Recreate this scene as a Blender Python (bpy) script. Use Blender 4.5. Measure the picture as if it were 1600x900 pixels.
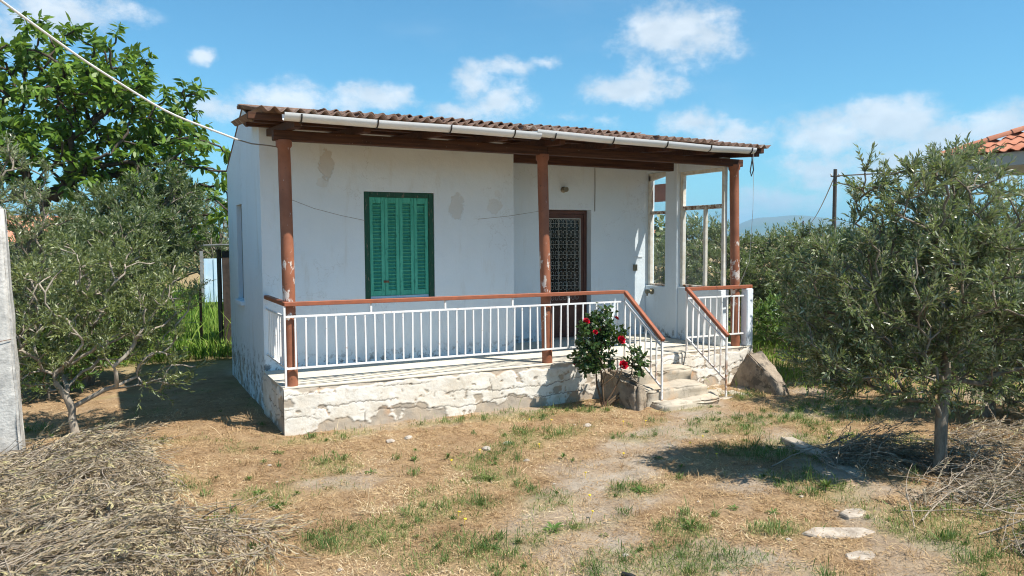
import bpy, bmesh, math, random
import numpy as np
from mathutils import Matrix, Vector

for o in list(bpy.data.objects):
    bpy.data.objects.remove(o)
scene = bpy.context.scene
COL = scene.collection
R = math.radians
rng = np.random.default_rng(7)
random.seed(7)

# ------------------------------------------------------------------ camera
cam_d = bpy.data.cameras.new('camera')
cam = bpy.data.objects.new('camera', cam_d)
COL.objects.link(cam)
cam_d.sensor_width = 36
cam_d.lens = 36 * 1190 / 1600
cam_d.clip_start = 0.05
cam_d.clip_end = 40000
CAM = Vector((-1.565, -8.06, 2.0))
_p, _r, _y = R(3.6), R(0.25), R(27.4)
FW = Vector((math.sin(_y) * math.cos(_p), math.cos(_y) * math.cos(_p), -math.sin(_p)))
_r0 = Vector((math.cos(_y), -math.sin(_y), 0))
_u0 = _r0.cross(FW)
RT = _r0 * math.cos(_r) - _u0 * math.sin(_r)
UP = RT.cross(FW)
m = Matrix((RT, UP, -FW)).transposed().to_4x4()
m.translation = CAM
cam.matrix_world = m
scene.camera = cam

# ------------------------------------------------------------------ render settings
scene.view_settings.view_transform = 'Standard'
scene.view_settings.look = 'None'
scene.view_settings.gamma = 1
scene.view_settings.use_curve_mapping = False
scene.view_settings.exposure = 0.66
scene.cycles.use_denoising = True
scene.cycles.filter_width = 1.1
scene.cycles.max_bounces = 6
scene.cycles.diffuse_bounces = 3
scene.cycles.glossy_bounces = 2
scene.cycles.transmission_bounces = 3
scene.cycles.transparent_max_bounces = 16
scene.cycles.volume_bounces = 0
scene.cycles.caustics_reflective = False
scene.cycles.caustics_refractive = False

# ------------------------------------------------------------------ sun and sky
SUN_DIR = Vector((1.2, -1.68, 3.15)).normalized()      # towards the sun
SUN_EL = math.asin(SUN_DIR.z)
SUN_ROT = math.atan2(SUN_DIR.x, SUN_DIR.y)
sd = bpy.data.lights.new('sun', 'SUN')
sd.energy = 5.0
sd.angle = R(0.53)
sd.color = (1.0, 0.94, 0.85)
sun = bpy.data.objects.new('sun', sd)
COL.objects.link(sun)
sun.rotation_euler = SUN_DIR.to_track_quat('Z', 'Y').to_euler()
sun.location = (4, -6, 12)


class NT:
    """small node tree helper"""
    def __init__(s, tree):
        s.t = tree
        s.t.nodes.clear()

    def n(s, kind, **kw):
        nd = s.t.nodes.new(kind)
        for k, v in kw.items():
            setattr(nd, k, v)
        return nd

    def put(s, sock, v):
        if isinstance(v, bpy.types.NodeSocket):
            s.t.links.new(v, sock)
        elif v is not None:
            if hasattr(sock.default_value, '__len__') and not isinstance(v, (int, float)):
                v = tuple(v)
                if len(sock.default_value) == 4 and len(v) == 3:
                    v = v + (1.0,)
            sock.default_value = v

    def math(s, op, a, b=None, c=None, clamp=False):
        nd = s.n('ShaderNodeMath', operation=op, use_clamp=clamp)
        for i, v in enumerate((a, b, c)):
            if v is not None:
                s.put(nd.inputs[i], v)
        return nd.outputs[0]

    def noise(s, scale, vec=None, detail=4, rough=0.55, dist=0.0, off=None, out=0):
        nd = s.n('ShaderNodeTexNoise')
        if vec is None:
            vec = s.pos()
        if off is not None:
            a = s.n('ShaderNodeVectorMath', operation='ADD')
            s.put(a.inputs[0], vec)
            a.inputs[1].default_value = off
            vec = a.outputs[0]
        s.put(nd.inputs['Vector'], vec)
        nd.inputs['Scale'].default_value = scale
        nd.inputs['Detail'].default_value = detail
        nd.inputs['Roughness'].default_value = rough
        nd.inputs['Distortion'].default_value = dist
        return nd.outputs[out]

    def pos(s):
        if not hasattr(s, '_g'):
            s._g = s.n('ShaderNodeNewGeometry')
        return s._g.outputs['Position']

    def scaled(s, v, sc):
        a = s.n('ShaderNodeVectorMath', operation='MULTIPLY')
        s.put(a.inputs[0], v)
        a.inputs[1].default_value = sc
        return a.outputs[0]

    def step(s, v, a, b):
        nd = s.n('ShaderNodeMapRange', interpolation_type='SMOOTHSTEP')
        s.put(nd.inputs[0], v)
        nd.inputs[1].default_value = a
        nd.inputs[2].default_value = b
        nd.inputs[3].default_value = 0
        nd.inputs[4].default_value = 1
        return nd.outputs[0]

    def mix(s, f, a, b):
        nd = s.n('ShaderNodeMix', data_type='RGBA')
        s.put(nd.inputs[0], f)
        s.put(nd.inputs[6], a)
        s.put(nd.inputs[7], b)
        return nd.outputs[2]

    def ramp(s, f, stops, interp='LINEAR'):
        nd = s.n('ShaderNodeValToRGB')
        cr = nd.color_ramp
        cr.interpolation = interp
        while len(cr.elements) < len(stops):
            cr.elements.new(0.5)
        for e, (p, c) in zip(cr.elements, stops):
            e.position = p
            e.color = tuple(c) + (1,) if len(c) == 3 else c
        s.put(nd.inputs[0], f)
        return nd.outputs[0]

    def attr(s, name):
        return s.n('ShaderNodeAttribute', attribute_name=name).outputs['Fac']

    def sep(s, v):
        nd = s.n('ShaderNodeSeparateXYZ')
        s.put(nd.inputs[0], v)
        return nd.outputs

    def bump(s, h, strength=0.3, dist=0.01):
        nd = s.n('ShaderNodeBump')
        nd.inputs['Strength'].default_value = strength
        nd.inputs['Distance'].default_value = dist
        s.put(nd.inputs['Height'], h)
        return nd.outputs[0]

    def principled(s, color, rough=0.8, normal=None, metal=0.0, spec=0.3, disp=None):
        b = s.n('ShaderNodeBsdfPrincipled')
        s.put(b.inputs['Base Color'], color)
        s.put(b.inputs['Roughness'], rough)
        b.inputs['Metallic'].default_value = metal
        b.inputs['Specular IOR Level'].default_value = spec
        if normal is not None:
            s.put(b.inputs['Normal'], normal)
        return b.outputs[0]

    def out(s, sh):
        o = s.n('ShaderNodeOutputMaterial')
        s.t.links.new(sh, o.inputs['Surface'])


world = bpy.data.worlds.new('World')
scene.world = world
world.use_nodes = True
w = NT(world.node_tree)
sky = w.n('ShaderNodeTexSky', sky_type='NISHITA')
sky.sun_disc = False
sky.sun_elevation = SUN_EL
sky.sun_rotation = SUN_ROT
sky.air_density = 1.0
sky.dust_density = 0.3
sky.ozone_density = 2.5
tc = w.n('ShaderNodeTexCoord').outputs['Generated']
sx, sy, sz = w.sep(tc)
az = w.math('ARCTAN2', sx, sy)
el = w.math('ARCSINE', sz)
# clouds: heaps at their bearing and height in the sky, broken up by noise, over a thin general cover
CLOUDS = [  # azimuth, elevation, half width, half height (degrees), density
    (39.5, 14.4, 4.0, 2.0, 0.95), (41.8, 15.3, 2.1, 1.2, 0.70), (38.7, 13.4, 2.8, 1.2, 0.70), (36.2, 10.8, 3.3, 1.2, 0.95), (37.3, 11.7, 1.0, 0.9, 0.70), (24.7, 11.5, 1.5, 1.3, 0.80),
    (27.0, 12.6, 2.2, 0.7, 0.75), (29.8, 13.0, 1.3, 0.5, 0.70), (26.7, 10.3, 2.4, 1.3, 0.80), (23.7, 9.3, 3.4, 0.9, 0.60), (17.1, 10.1, 3.6, 1.0, 0.85), (19.7, 10.4, 1.3, 0.7, 0.70),
    (11.1, 10.1, 3.0, 1.2, 0.90), (6.1, 9.1, 2.7, 1.0, 0.60), (5.8, 12.5, 1.0, 0.5, 0.80), (-2.7, 14.4, 4.6, 1.2, 0.80), (-7.2, 12.9, 3.6, 1.6, 0.70), (40.8, 8.4, 2.2, 1.1, 0.85),
    (43.7, 7.2, 3.0, 1.0, 0.8), (50.0, 7.3, 3.4, 1.5, 0.95), (53.7, 7.5, 3.2, 1.6, 1.00), (56.6, 6.5, 2.5, 1.3, 0.85), (60.1, 6.8, 3.0, 1.2, 0.95), (57.7, 5.0, 5.5, 1.8, 0.95),
    (49.3, 4.6, 3.4, 1.2, 0.85), (53.6, 4.6, 5.0, 1.6, 0.85), (46.4, 2.4, 4.6, 1.1, 0.75), (64.2, 6.9, 4.2, 1.7, 0.85), (69.8, 7.7, 4.3, 1.8, 0.80), (-13.4, 11.3, 5.1, 1.6, 0.80),
    (34.6, 8.4, 1.4, 0.7, 0.50), (31.7, 9.1, 1.9, 0.5, 0.40),
]
warp1 = w.noise(16.0, tc, 3, 0.65)
warp2 = w.noise(16.0, tc, 3, 0.65, off=(7.3, 2.1, 4.4))
azw = w.math('ADD', az, w.math('MULTIPLY', w.math('SUBTRACT', warp1, .5), 0.05))
elw = w.math('ADD', el, w.math('MULTIPLY', w.math('SUBTRACT', warp2, .5), 0.035))
cmb = w.n('ShaderNodeCombineXYZ')
w.put(cmb.inputs[0], azw)
w.put(cmb.inputs[1], elw)
mask = None
for a, e, wa, we, dn in CLOUDS:
    mp = w.n('ShaderNodeMapping', vector_type='POINT')
    k1, k2 = 1 / (R(wa) * 1.62), 1 / (R(we) * 1.62)
    w.put(mp.inputs[0], cmb.outputs[0])
    mp.inputs['Scale'].default_value = (k1, k2, 1)
    mp.inputs['Location'].default_value = (-R(a) * k1, -R(e) * k2, 0)
    gd = w.n('ShaderNodeTexGradient', gradient_type='SPHERICAL')
    w.put(gd.inputs[0], mp.outputs[0])
    v = w.math('MULTIPLY', gd.outputs[1], dn * 1.35)
    mask = v if mask is None else w.math('MAXIMUM', mask, v)
fine = w.noise(22.0, w.scaled(tc, (1, 1, 1.5)), 7, 0.66)
body = w.math('ADD', mask, w.math('MULTIPLY', w.math('SUBTRACT', fine, 0.5), 2.0))
cover = w.math('MULTIPLY', w.step(body, 0.12, 1.05), w.step(mask, 0.0, 0.35))
veil = w.math('MULTIPLY', w.step(w.noise(3.0, w.scaled(tc, (1, 1, 3)), 4, 0.6), 0.52, 0.85), 0.22)
cover = w.math('MAXIMUM', w.math('MULTIPLY', cover, 0.88), veil)
shade = w.ramp(w.noise(14.0, w.scaled(tc, (1, 1, 2.0)), 3, 0.6, off=(0, 0, .06)), [(0.3, (4.0, 4.5, 5.0)), (0.65, (5.8, 6.1, 6.4))])
tint = w.n('ShaderNodeVectorMath', operation='MULTIPLY')      # the camera's cool daylight balance, all over the sky
w.put(tint.inputs[0], sky.outputs[0])
tint.inputs[1].default_value = (.43, .82, .91)
skycol = w.mix(cover, tint.outputs[0], shade)
bg = w.n('ShaderNodeBackground')
w.put(bg.inputs[0], skycol)
bg.inputs[1].default_value = 0.113
wo = w.n('ShaderNodeOutputWorld')
w.t.links.new(bg.outputs[0], wo.inputs[0])


# ------------------------------------------------------------------ numpy noise
def _hash(ix, iy, seed):
    h = (ix.astype(np.int64) * 374761393 + iy.astype(np.int64) * 668265263 + seed * 974711) & 0x7fffffff
    h = ((h ^ (h >> 13)) * 1274126177) & 0x7fffffff
    return ((h ^ (h >> 16)) & 0xffff) / 65535.0


def vnoise(x, y, seed=0):
    x = np.asarray(x, float)
    y = np.asarray(y, float)
    ix, iy = np.floor(x), np.floor(y)
    fx, fy = x - ix, y - iy
    fx = fx * fx * (3 - 2 * fx)
    fy = fy * fy * (3 - 2 * fy)
    a, b = _hash(ix, iy, seed), _hash(ix + 1, iy, seed)
    c, d = _hash(ix, iy + 1, seed), _hash(ix + 1, iy + 1, seed)
    return (a + (b - a) * fx) * (1 - fy) + (c + (d - c) * fx) * fy


def fbm(x, y, sc=1.0, seed=0, octv=4, gain=0.5):
    t, amp, tot = 0, 1, 0
    for i in range(octv):
        t = t + amp * vnoise(np.asarray(x) * sc * 2 ** i + 13.7 * i, np.asarray(y) * sc * 2 ** i - 5.1 * i, seed + i)
        tot += amp
        amp *= gain
    return t / tot


def sstep(v, a, b):
    t = np.clip((v - a) / (b - a), 0, 1)
    return t * t * (3 - 2 * t)


# ------------------------------------------------------------------ materials
MT = {}


def material(name):
    mt = bpy.data.materials.new(name)
    mt.use_nodes = True
    MT[name] = mt
    return NT(mt.node_tree)


def simple(name, c1, c2, scale=6, rough=0.8, bump=0.2, bscale=60, metal=0, spec=0.3, bd=0.004):
    t = material(name)
    f = t.step(t.noise(scale, detail=6, rough=0.65), 0.3, 0.7)
    col = t.mix(f, c1, c2)
    t.out(t.principled(col, rough, t.bump(t.noise(bscale, detail=4), bump, bd), metal, spec))


# white lime wash on rendered walls, with bare patches, faint trowel relief and mould at the foot
t = material('limewash')
px, py, pz = t.sep(t.pos())
tone = t.mix(t.step(t.noise(1.3, detail=6, rough=.6), .3, .7), (.74, .81, .86), (.78, .85, .90))
tone = t.mix(t.math('MULTIPLY', t.step(t.noise(5, t.scaled(t.pos(), (1, 1, .2)), 6, .7), .52, .78), .5), tone, (.60, .60, .57))
hair = t.math('SUBTRACT', 1, t.step(t.math('ABSOLUTE', t.math('SUBTRACT', t.noise(1.5, detail=9, rough=.62, off=(2, 6, 1)), .5)), .0, .0032))
hair = t.math('MULTIPLY', hair, t.step(t.noise(.9, detail=2, off=(4, 1, 7)), .5, .6))
tone = t.mix(t.math('MULTIPLY', hair, .5), tone, (.36, .35, .33))
patches = None
nz1 = t.math('MULTIPLY', t.math('SUBTRACT', t.noise(9, detail=7, rough=.7), .5), .75)
for (cx, cz, rx, rz, s) in ((.71, 2.93, .085, .19, 1.), (.66, 2.70, .07, .06, .4), (2.42, 2.46, .1, .16, .75), (2.97, 2.46, .1, .10, .55), (3.02, 2.62, .05, .04, .3)):
    dx = t.math('MULTIPLY', t.math('SUBTRACT', px, cx), 1 / rx)
    dz = t.math('MULTIPLY', t.math('SUBTRACT', pz, cz), 1 / rz)
    d = t.math('SQRT', t.math('ADD', t.math('MULTIPLY', dx, dx), t.math('MULTIPLY', dz, dz)))
    v = t.math('MULTIPLY', t.math('SUBTRACT', 1, t.step(t.math('ADD', d, t.math('MULTIPLY', nz1, 3)), .92, 1.08)), s)
    v = t.math('MULTIPLY', v, t.math('LESS_THAN', py, 1.4))
    patches = v if patches is None else t.math('MAXIMUM', patches, v)
tone = t.mix(t.math('MULTIPLY', patches, .5), tone, (.54, .48, .40))
mould = t.math('MULTIPLY', t.math('SUBTRACT', 1, t.step(pz, .46, .72)), t.step(t.noise(11, detail=7, rough=.7), .50, .62))
tone = t.mix(t.math('MULTIPLY', mould, .85), tone, (.10, .10, .095))
flake = t.math('MULTIPLY', t.math('SUBTRACT', 1, t.step(pz, .25, .55)), t.step(t.noise(4, detail=7, rough=.7, off=(3, 1, 0)), .48, .6))
tone = t.mix(flake, tone, (.40, .35, .29))
hgt = t.math('ADD', t.noise(3, detail=6, rough=.6), t.math('MULTIPLY', patches, -.25))
t.out(t.principled(tone, .9, t.bump(hgt, .6, .03), spec=.15))

# old porch base: plaster skin over cement, worn away along a mask computed with the relief
t = material('old_plaster')
wear = t.attr('wear')
crack = t.attr('crack')
pl = t.mix(t.step(t.noise(3.5, detail=7, rough=.65), .35, .7), (.78, .75, .69), (.62, .56, .47))
pl = t.mix(t.math('MULTIPLY', t.step(t.noise(14, detail=6, rough=.7), .55, .72), .6), pl, (.50, .41, .31))
pl = t.mix(t.math('MULTIPLY', t.step(t.noise(1.1, detail=6, rough=.65, off=(8, 1, 2)), .48, .66), .4), pl, (.66, .57, .45))
pl = t.mix(t.math('MULTIPLY', t.step(t.noise(48, detail=5, rough=.7), .62, .7), .5), pl, (.24, .20, .16))
cm = t.mix(t.step(t.noise(6, detail=6, rough=.65), .3, .7), (.36, .32, .27), (.50, .41, .31))
cm = t.mix(t.step(t.noise(2.2, detail=3, off=(5, 0, 0)), .55, .7), cm, (.54, .36, .23))
col = t.mix(wear, pl, cm)
col = t.mix(t.math('MULTIPLY', crack, .85), col, (.10, .085, .07))
t.out(t.principled(col, .93, t.bump(t.noise(55, detail=5, rough=.65), .5, .006), spec=.12))

# cement: steps, floor, blocks
t = material('cement')
col = t.mix(t.step(t.noise(2.4, detail=7, rough=.65), .3, .7), (.38, .335, .27), (.53, .465, .37))
col = t.mix(t.math('MULTIPLY', t.step(t.noise(9, detail=7, rough=.7), .52, .68), .7), col, (.22, .195, .16))
col = t.mix(t.math('MULTIPLY', t.step(t.noise(3.1, detail=5, off=(0, 9, 0)), .58, .7), .6), col, (.55, .38, .24))
t.out(t.principled(col, .92, t.bump(t.noise(45, detail=6, rough=.7), .5, .008), spec=.12))
t = material('porch_screed')
col = t.mix(t.step(t.noise(1.8, t.scaled(t.pos(), (.5, 1, 1)), 7, .65), .35, .68), (.70, .64, .52), (.58, .54, .46))
col = t.mix(t.math('MULTIPLY', t.step(t.noise(7, detail=7, rough=.7), .55, .7), .55), col, (.30, .28, .25))
t.out(t.principled(col, .85, t.bump(t.noise(40, detail=5), .3, .004), spec=.2))
t = material('block_concrete')
col = t.mix(t.step(t.noise(5, detail=7, rough=.7), .35, .65), (.235, .19, .145), (.38, .315, .24))
col = t.mix(t.step(t.noise(4, detail=6, rough=.7, off=(2, 4, 1)), .52, .62), col, (.13, .115, .095))
t.out(t.principled(col, .95, t.bump(t.noise(30, detail=7, rough=.7), .8, .015), spec=.1))

# red-brown paint on steel pipe, flaking white under it, rust at the foot
t = material('brown_paint')
px, py, pz = t.sep(t.pos())
col = t.mix(t.step(t.noise(5, detail=5), .3, .7), (.24, .088, .046), (.33, .125, .066))
band = t.math('MULTIPLY', t.step(pz, .8, 1.15), t.math('SUBTRACT', 1, t.step(pz, 1.55, 2.15)))
fl = t.step(t.math('ADD', t.noise(13, t.scaled(t.pos(), (1, 1, .5)), 7, .7), t.math('MULTIPLY', band, .12)), .66, .69)
col = t.mix(fl, col, (.62, .55, .50))
col = t.mix(t.math('MULTIPLY', t.step(t.noise(22, detail=5), .62, .7), .6), col, (.10, .045, .028))
t.out(t.principled(col, .55, t.bump(t.math('ADD', t.noise(30, detail=5), fl), .25, .004), spec=.4))
simple('handrail_paint', (.34, .105, .05), (.25, .085, .045), 9, .55, .25, 40, spec=.4)
t = material('white_rail_paint')
r = t.step(t.noise(19, detail=6, rough=.7), .60, .68)
px, py, pz = t.sep(t.pos())
low = t.math('SUBTRACT', 1, t.step(pz, .25, .72))
r2 = t.math('MULTIPLY', low, t.step(t.noise(9, detail=6, rough=.7), .42, .6))
col = t.mix(t.math('MAXIMUM', t.math('MULTIPLY', r, .6), r2), (.80, .80, .79), (.36, .20, .115))
t.out(t.principled(col, .45, spec=.4))

# timber under the porch roof
t = material('dark_timber')
g = t.noise(7, t.scaled(t.pos(), (.35, 6, 6)), 6, .65)
col = t.mix(t.step(g, .3, .7), (.045, .020, .011), (.115, .050, .026))
col = t.mix(t.math('MULTIPLY', t.step(t.noise(40, detail=3), .70, .74), .5), col, (.45, .40, .35))
t.out(t.principled(col, .7, t.bump(g, .4, .006), spec=.25))
simple('soffit_board', (.42, .34, .25), (.52, .44, .34), 4, .85, .2, 30)

# weathered fibre cement
t = material('fibre_cement')
col = t.mix(t.step(t.noise(8, detail=7, rough=.7), .3, .7), (.17, .105, .078), (.30, .20, .15))
col = t.mix(t.step(t.noise(5, detail=6, rough=.7, off=(1, 2, 3)), .56, .66), col, (.36, .30, .25))
col = t.mix(t.step(t.noise(21, detail=6, rough=.7), .6, .66), col, (.085, .065, .055))
t.out(t.principled(col, .92, t.bump(t.noise(60, detail=5), .5, .004), spec=.12))
simple('white_plastic', (.80, .81, .82), (.74, .75, .75), 3, .35, .05, 20, spec=.5)
simple('black_iron', (.022, .02, .019), (.05, .036, .03), 20, .6, .3, 60)

# shutters
for nm, a, b, c in (('green_shutter_paint', (.055, .36, .255), (.095, .46, .335), (.025, .19, .135)), ('dark_green_paint', (.012, .062, .038), (.018, .085, .052), (.20, .17, .13))):
    t = material(nm)
    col = t.mix(t.step(t.noise(6, t.scaled(t.pos(), (3, 1, .6)), 6, .65), .3, .7), a, b)
    col = t.mix(t.math('MULTIPLY', t.step(t.noise(16, t.scaled(t.pos(), (2.2, 1, .6)), 7, .7), .57, .63), .75), col, c)
    col = t.mix(t.step(t.noise(9, t.scaled(t.pos(), (2, 1, .5)), 7, .7, off=(4, 0, 2)), .685, .70), col, (.21, .15, .10))
    t.out(t.principled(col, .6, t.bump(t.noise(50, t.scaled(t.pos(), (4, 1, .5)), 5), .3, .003), spec=.3))
simple('brown_door_paint', (.085, .032, .022), (.12, .048, .032), 8, .5, .2, 40, spec=.4)
simple('grille_paint', (.50, .49, .45), (.36, .34, .30), 40, .55, .2, 80)
simple('old_white_wood', (.76, .74, .68), (.60, .54, .44), 10, .7, .35, 40)
t = material('rusty_transom')
col = t.mix(t.step(t.noise(18, detail=6, rough=.7), .4, .6), (.70, .66, .58), (.24, .11, .05))
t.out(t.principled(col, .75, t.bump(t.noise(40, detail=5), .3, .003)))
t = material('dark_glass')
t.out(t.principled((.012, .014, .014), .12, spec=.5))
t = material('window_glass')
gg = t.n('ShaderNodeNewGeometry')
dp = t.n('ShaderNodeVectorMath', operation='DOT_PRODUCT')
t.put(dp.inputs[0], gg.outputs['Normal'])
t.put(dp.inputs[1], gg.outputs['Incoming'])
facing = t.math('SUBTRACT', 1.0, t.math('ABSOLUTE', dp.outputs['Value']))
refl = t.math('ADD', .05, t.math('MULTIPLY', t.math('POWER', facing, 5.0), .8))
tr = t.n('ShaderNodeBsdfTransparent')
tr.inputs[0].default_value = (.94, .96, .95, 1)
gl = t.n('ShaderNodeBsdfGlossy')
gl.inputs['Roughness'].default_value = .03
df = t.n('ShaderNodeBsdfDiffuse')
df.inputs[0].default_value = (.7, .7, .68, 1)
m1 = t.n('ShaderNodeMixShader')
t.put(m1.inputs[0], t.math('MULTIPLY', t.step(t.noise(7, detail=7, rough=.7), .35, .8), .16))
t.t.links.new(tr.outputs[0], m1.inputs[1])
t.t.links.new(df.outputs[0], m1.inputs[2])
m2 = t.n('ShaderNodeMixShader')
t.put(m2.inputs[0], refl)
t.t.links.new(m1.outputs[0], m2.inputs[1])
t.t.links.new(gl.outputs[0], m2.inputs[2])
t.out(m2.outputs[0])
simple('faded_pink', (.66, .36, .36), (.58, .30, .30), 5, .8)
simple('white_cable', (.72, .72, .70), (.6, .58, .55), 8, .5, .1)
simple('grey_cable', (.16, .14, .12), (.22, .19, .16), 8, .7, .1)
simple('rusty_steel', (.20, .10, .055), (.11, .06, .04), 20, .8, .3)
simple('galvanised', (.36, .37, .37), (.26, .26, .25), 12, .5, .2, metal=.5)
simple('pale_blue_sheet', (.42, .60, .74), (.54, .68, .78), 3, .55)
simple('old_planks', (.032, .025, .02), (.07, .052, .04), 10, .9, .5)
simple('post_concrete', (.60, .58, .54), (.36, .35, .33), 9, .92, .7, 30, bd=.012)
simple('orange_tile', (.40, .145, .08), (.53, .23, .135), 2.3, .8, .3, 30)
simple('terracotta_far', (.50, .20, .12), (.58, .27, .17), .3, .9)
simple('cream_wall', (.72, .70, .66), (.66, .63, .58), .5, .9)
simple('fascia_grey', (.42, .40, .37), (.46, .44, .41), 2, .8)
simple('pole_wood', (.055, .045, .04), (.085, .07, .06), 3, .9)
simple('black_rubber', (.015, .015, .016), (.03, .03, .03), 12, .6)
simple('slab_stone', (.55, .47, .38), (.29, .24, .19), 11, .93, .6, 25, bd=.01)
simple('field_stone', (.50, .44, .37), (.36, .31, .26), 20, .95, .6, 60)
simple('rose_red', (.36, .003, .016), (.52, .006, .028), 40, .5, .2, 90)
simple('yellow_petal', (.75, .55, .02), (.8, .6, .05), 40, .6)
simple('brass', (.35, .30, .20), (.22, .19, .14), 20, .5, .2, metal=.6)
simple('far_foliage', (.045, .07, .03), (.075, .10, .05), .12, .95)


def bark(name, a, b, sc=14):
    t = material(name)
    g = t.noise(sc, t.scaled(t.pos(), (1, 1, .3)), 7, .7)
    t.out(t.principled(t.mix(t.step(g, .3, .7), a, b), .95, t.bump(g, .9, .015), spec=.1))


bark('olive_bark', (.13, .105, .08), (.30, .26, .21))
bark('pale_bark', (.26, .22, .18), (.42, .37, .30))
bark('dark_bark', (.045, .036, .03), (.12, .095, .075))
bark('rose_cane', (.11, .065, .045), (.16, .12, .075), 20)
bark('dry_twig', (.23, .185, .14), (.44, .37, .29))


def leafmat(name, stops, under=None, transl=.3, rough=.5, spec=.35, tcol=None):
    t = material(name)
    top = t.ramp(t.attr('rnd'), stops)
    col = top
    if under is not None:
        g = t.n('ShaderNodeNewGeometry')
        col = t.mix(g.outputs['Backfacing'], top, under)
    a = t.principled(col, rough, spec=spec)
    tl = t.n('ShaderNodeBsdfTranslucent')
    t.put(tl.inputs[0], tcol if tcol else t.mix(.5, top, (.22, .32, .03)))
    mx = t.n('ShaderNodeMixShader')
    mx.inputs[0].default_value = transl
    t.t.links.new(a, mx.inputs[1])
    t.t.links.new(tl.outputs[0], mx.inputs[2])
    t.out(mx.outputs[0])


leafmat('olive_leaf', [(0, (.070, .100, .036)), (.5, (.145, .185, .070)), (.9, (.25, .29, .115)), (1, (.36, .34, .11))], (.40, .43, .29), .30, .34, .6)
leafmat('olive_leaf_dark', [(0, (.058, .088, .030)), (.6, (.115, .155, .056)), (1, (.21, .24, .09))], (.31, .35, .22), .28, .40, .5)
leafmat('olive_leaf_yellowish', [(0, (.090, .12, .036)), (.6, (.165, .20, .06)), (.95, (.26, .28, .09)), (1, (.38, .24, .07))], (.32, .36, .21), .30, .42, .45)
leafmat('broad_leaf', [(0, (.06, .13, .016)), (.5, (.125, .23, .026)), (1, (.24, .37, .05))], (.13, .22, .05), .4, .42, .4)
leafmat('shrub_leaf', [(0, (.06, .13, .025)), (1, (.15, .25, .06))], None, .3)
leafmat('rose_leaf', [(0, (.020, .050, .014)), (.7, (.042, .092, .024)), (1, (.075, .14, .035))], (.07, .11, .05), .22, .35, .45)
leafmat('dry_leaf', [(0, (.12, .085, .055)), (.3, (.29, .225, .145)), (.65, (.50, .41, .27)), (.88, (.46, .41, .19)), (1, (.20, .24, .11))], (.48, .41, .30), .15, .75, .15, (.4, .3, .15))
leafmat('brown_dry_leaf', [(0, (.11, .095, .07)), (.5, (.22, .19, .13)), (.85, (.34, .29, .2)), (1, (.13, .155, .08))], (.38, .35, .28), .15, .75, .15, (.3, .24, .12))
leafmat('straw', [(0, (.20, .12, .06)), (.35, (.40, .26, .135)), (.8, (.56, .40, .22)), (1, (.70, .57, .37))], None, .15, .8, .15, (.5, .36, .16))
leafmat('grass_blade', [(0, (.075, .13, .034)), (.6, (.15, .21, .06)), (1, (.36, .35, .13))], None, .3, .6, .25)
leafmat('tuft_blade', [(0, (.055, .115, .030)), (.6, (.11, .19, .05)), (1, (.26, .31, .10))], None, .3, .55, .3)
leafmat('tall_grass_blade', [(0, (.13, .24, .03)), (.7, (.23, .37, .055)), (1, (.40, .43, .13))], None, .4, .6, .25)

# ground
t = material('dry_ground')
bare, green = t.attr('bare'), t.attr('green')
soil = t.mix(t.step(t.noise(5, detail=8, rough=.7), .3, .7), (.34, .28, .215), (.47, .395, .31))
soil = t.mix(t.math('MULTIPLY', t.step(t.noise(38, detail=6, rough=.7), .56, .66), .55), soil, (.29, .24, .19))
str_ = t.mix(t.step(t.noise(2.6, detail=8, rough=.7), .3, .7), (.31, .20, .11), (.44, .31, .18))
str_ = t.mix(t.math('MULTIPLY', t.step(t.noise(60, detail=6, rough=.7), .5, .66), .5), str_, (.20, .12, .065))
gr = t.mix(t.step(t.noise(9, detail=6), .3, .7), (.24, .23, .085), (.38, .31, .15))
str_ = t.mix(t.math('MULTIPLY', t.step(t.noise(7, detail=7, rough=.7, off=(3, 3, 0)), .5, .68), .55), str_, (.17, .095, .05))
col = t.mix(bare, str_, soil)
col = t.mix(t.math('MULTIPLY', green, .45), col, gr)
hh = t.math('ADD', t.noise(25, detail=8, rough=.7), t.math('MULTIPLY', t.noise(120, detail=3), .35))
t.out(t.principled(col, .96, t.bump(hh, .9, .03), spec=.08))
t = material('hillside')
col = t.mix(t.step(t.noise(.002, detail=8, rough=.65), .35, .65), (.10, .13, .07), (.17, .16, .10))
t.out(t.principled(col, .95, spec=.05))


# ------------------------------------------------------------------ object helpers
def link(o, parent=None):
    COL.objects.link(o)
    if parent is not None:
        o.parent = parent
    return o


def tag(o, label=None, cat=None, group=None, kind=None):
    for k, v in (('label', label), ('category', cat), ('group', group), ('kind', kind)):
        if v:
            o[k] = v
    return o


def thing(name, label, cat, loc=(0, 0, 0), group=None):
    o = bpy.data.objects.new(name, None)
    o.empty_display_size = .2
    link(o)
    o.location = loc
    return tag(o, label, cat, group)


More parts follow.
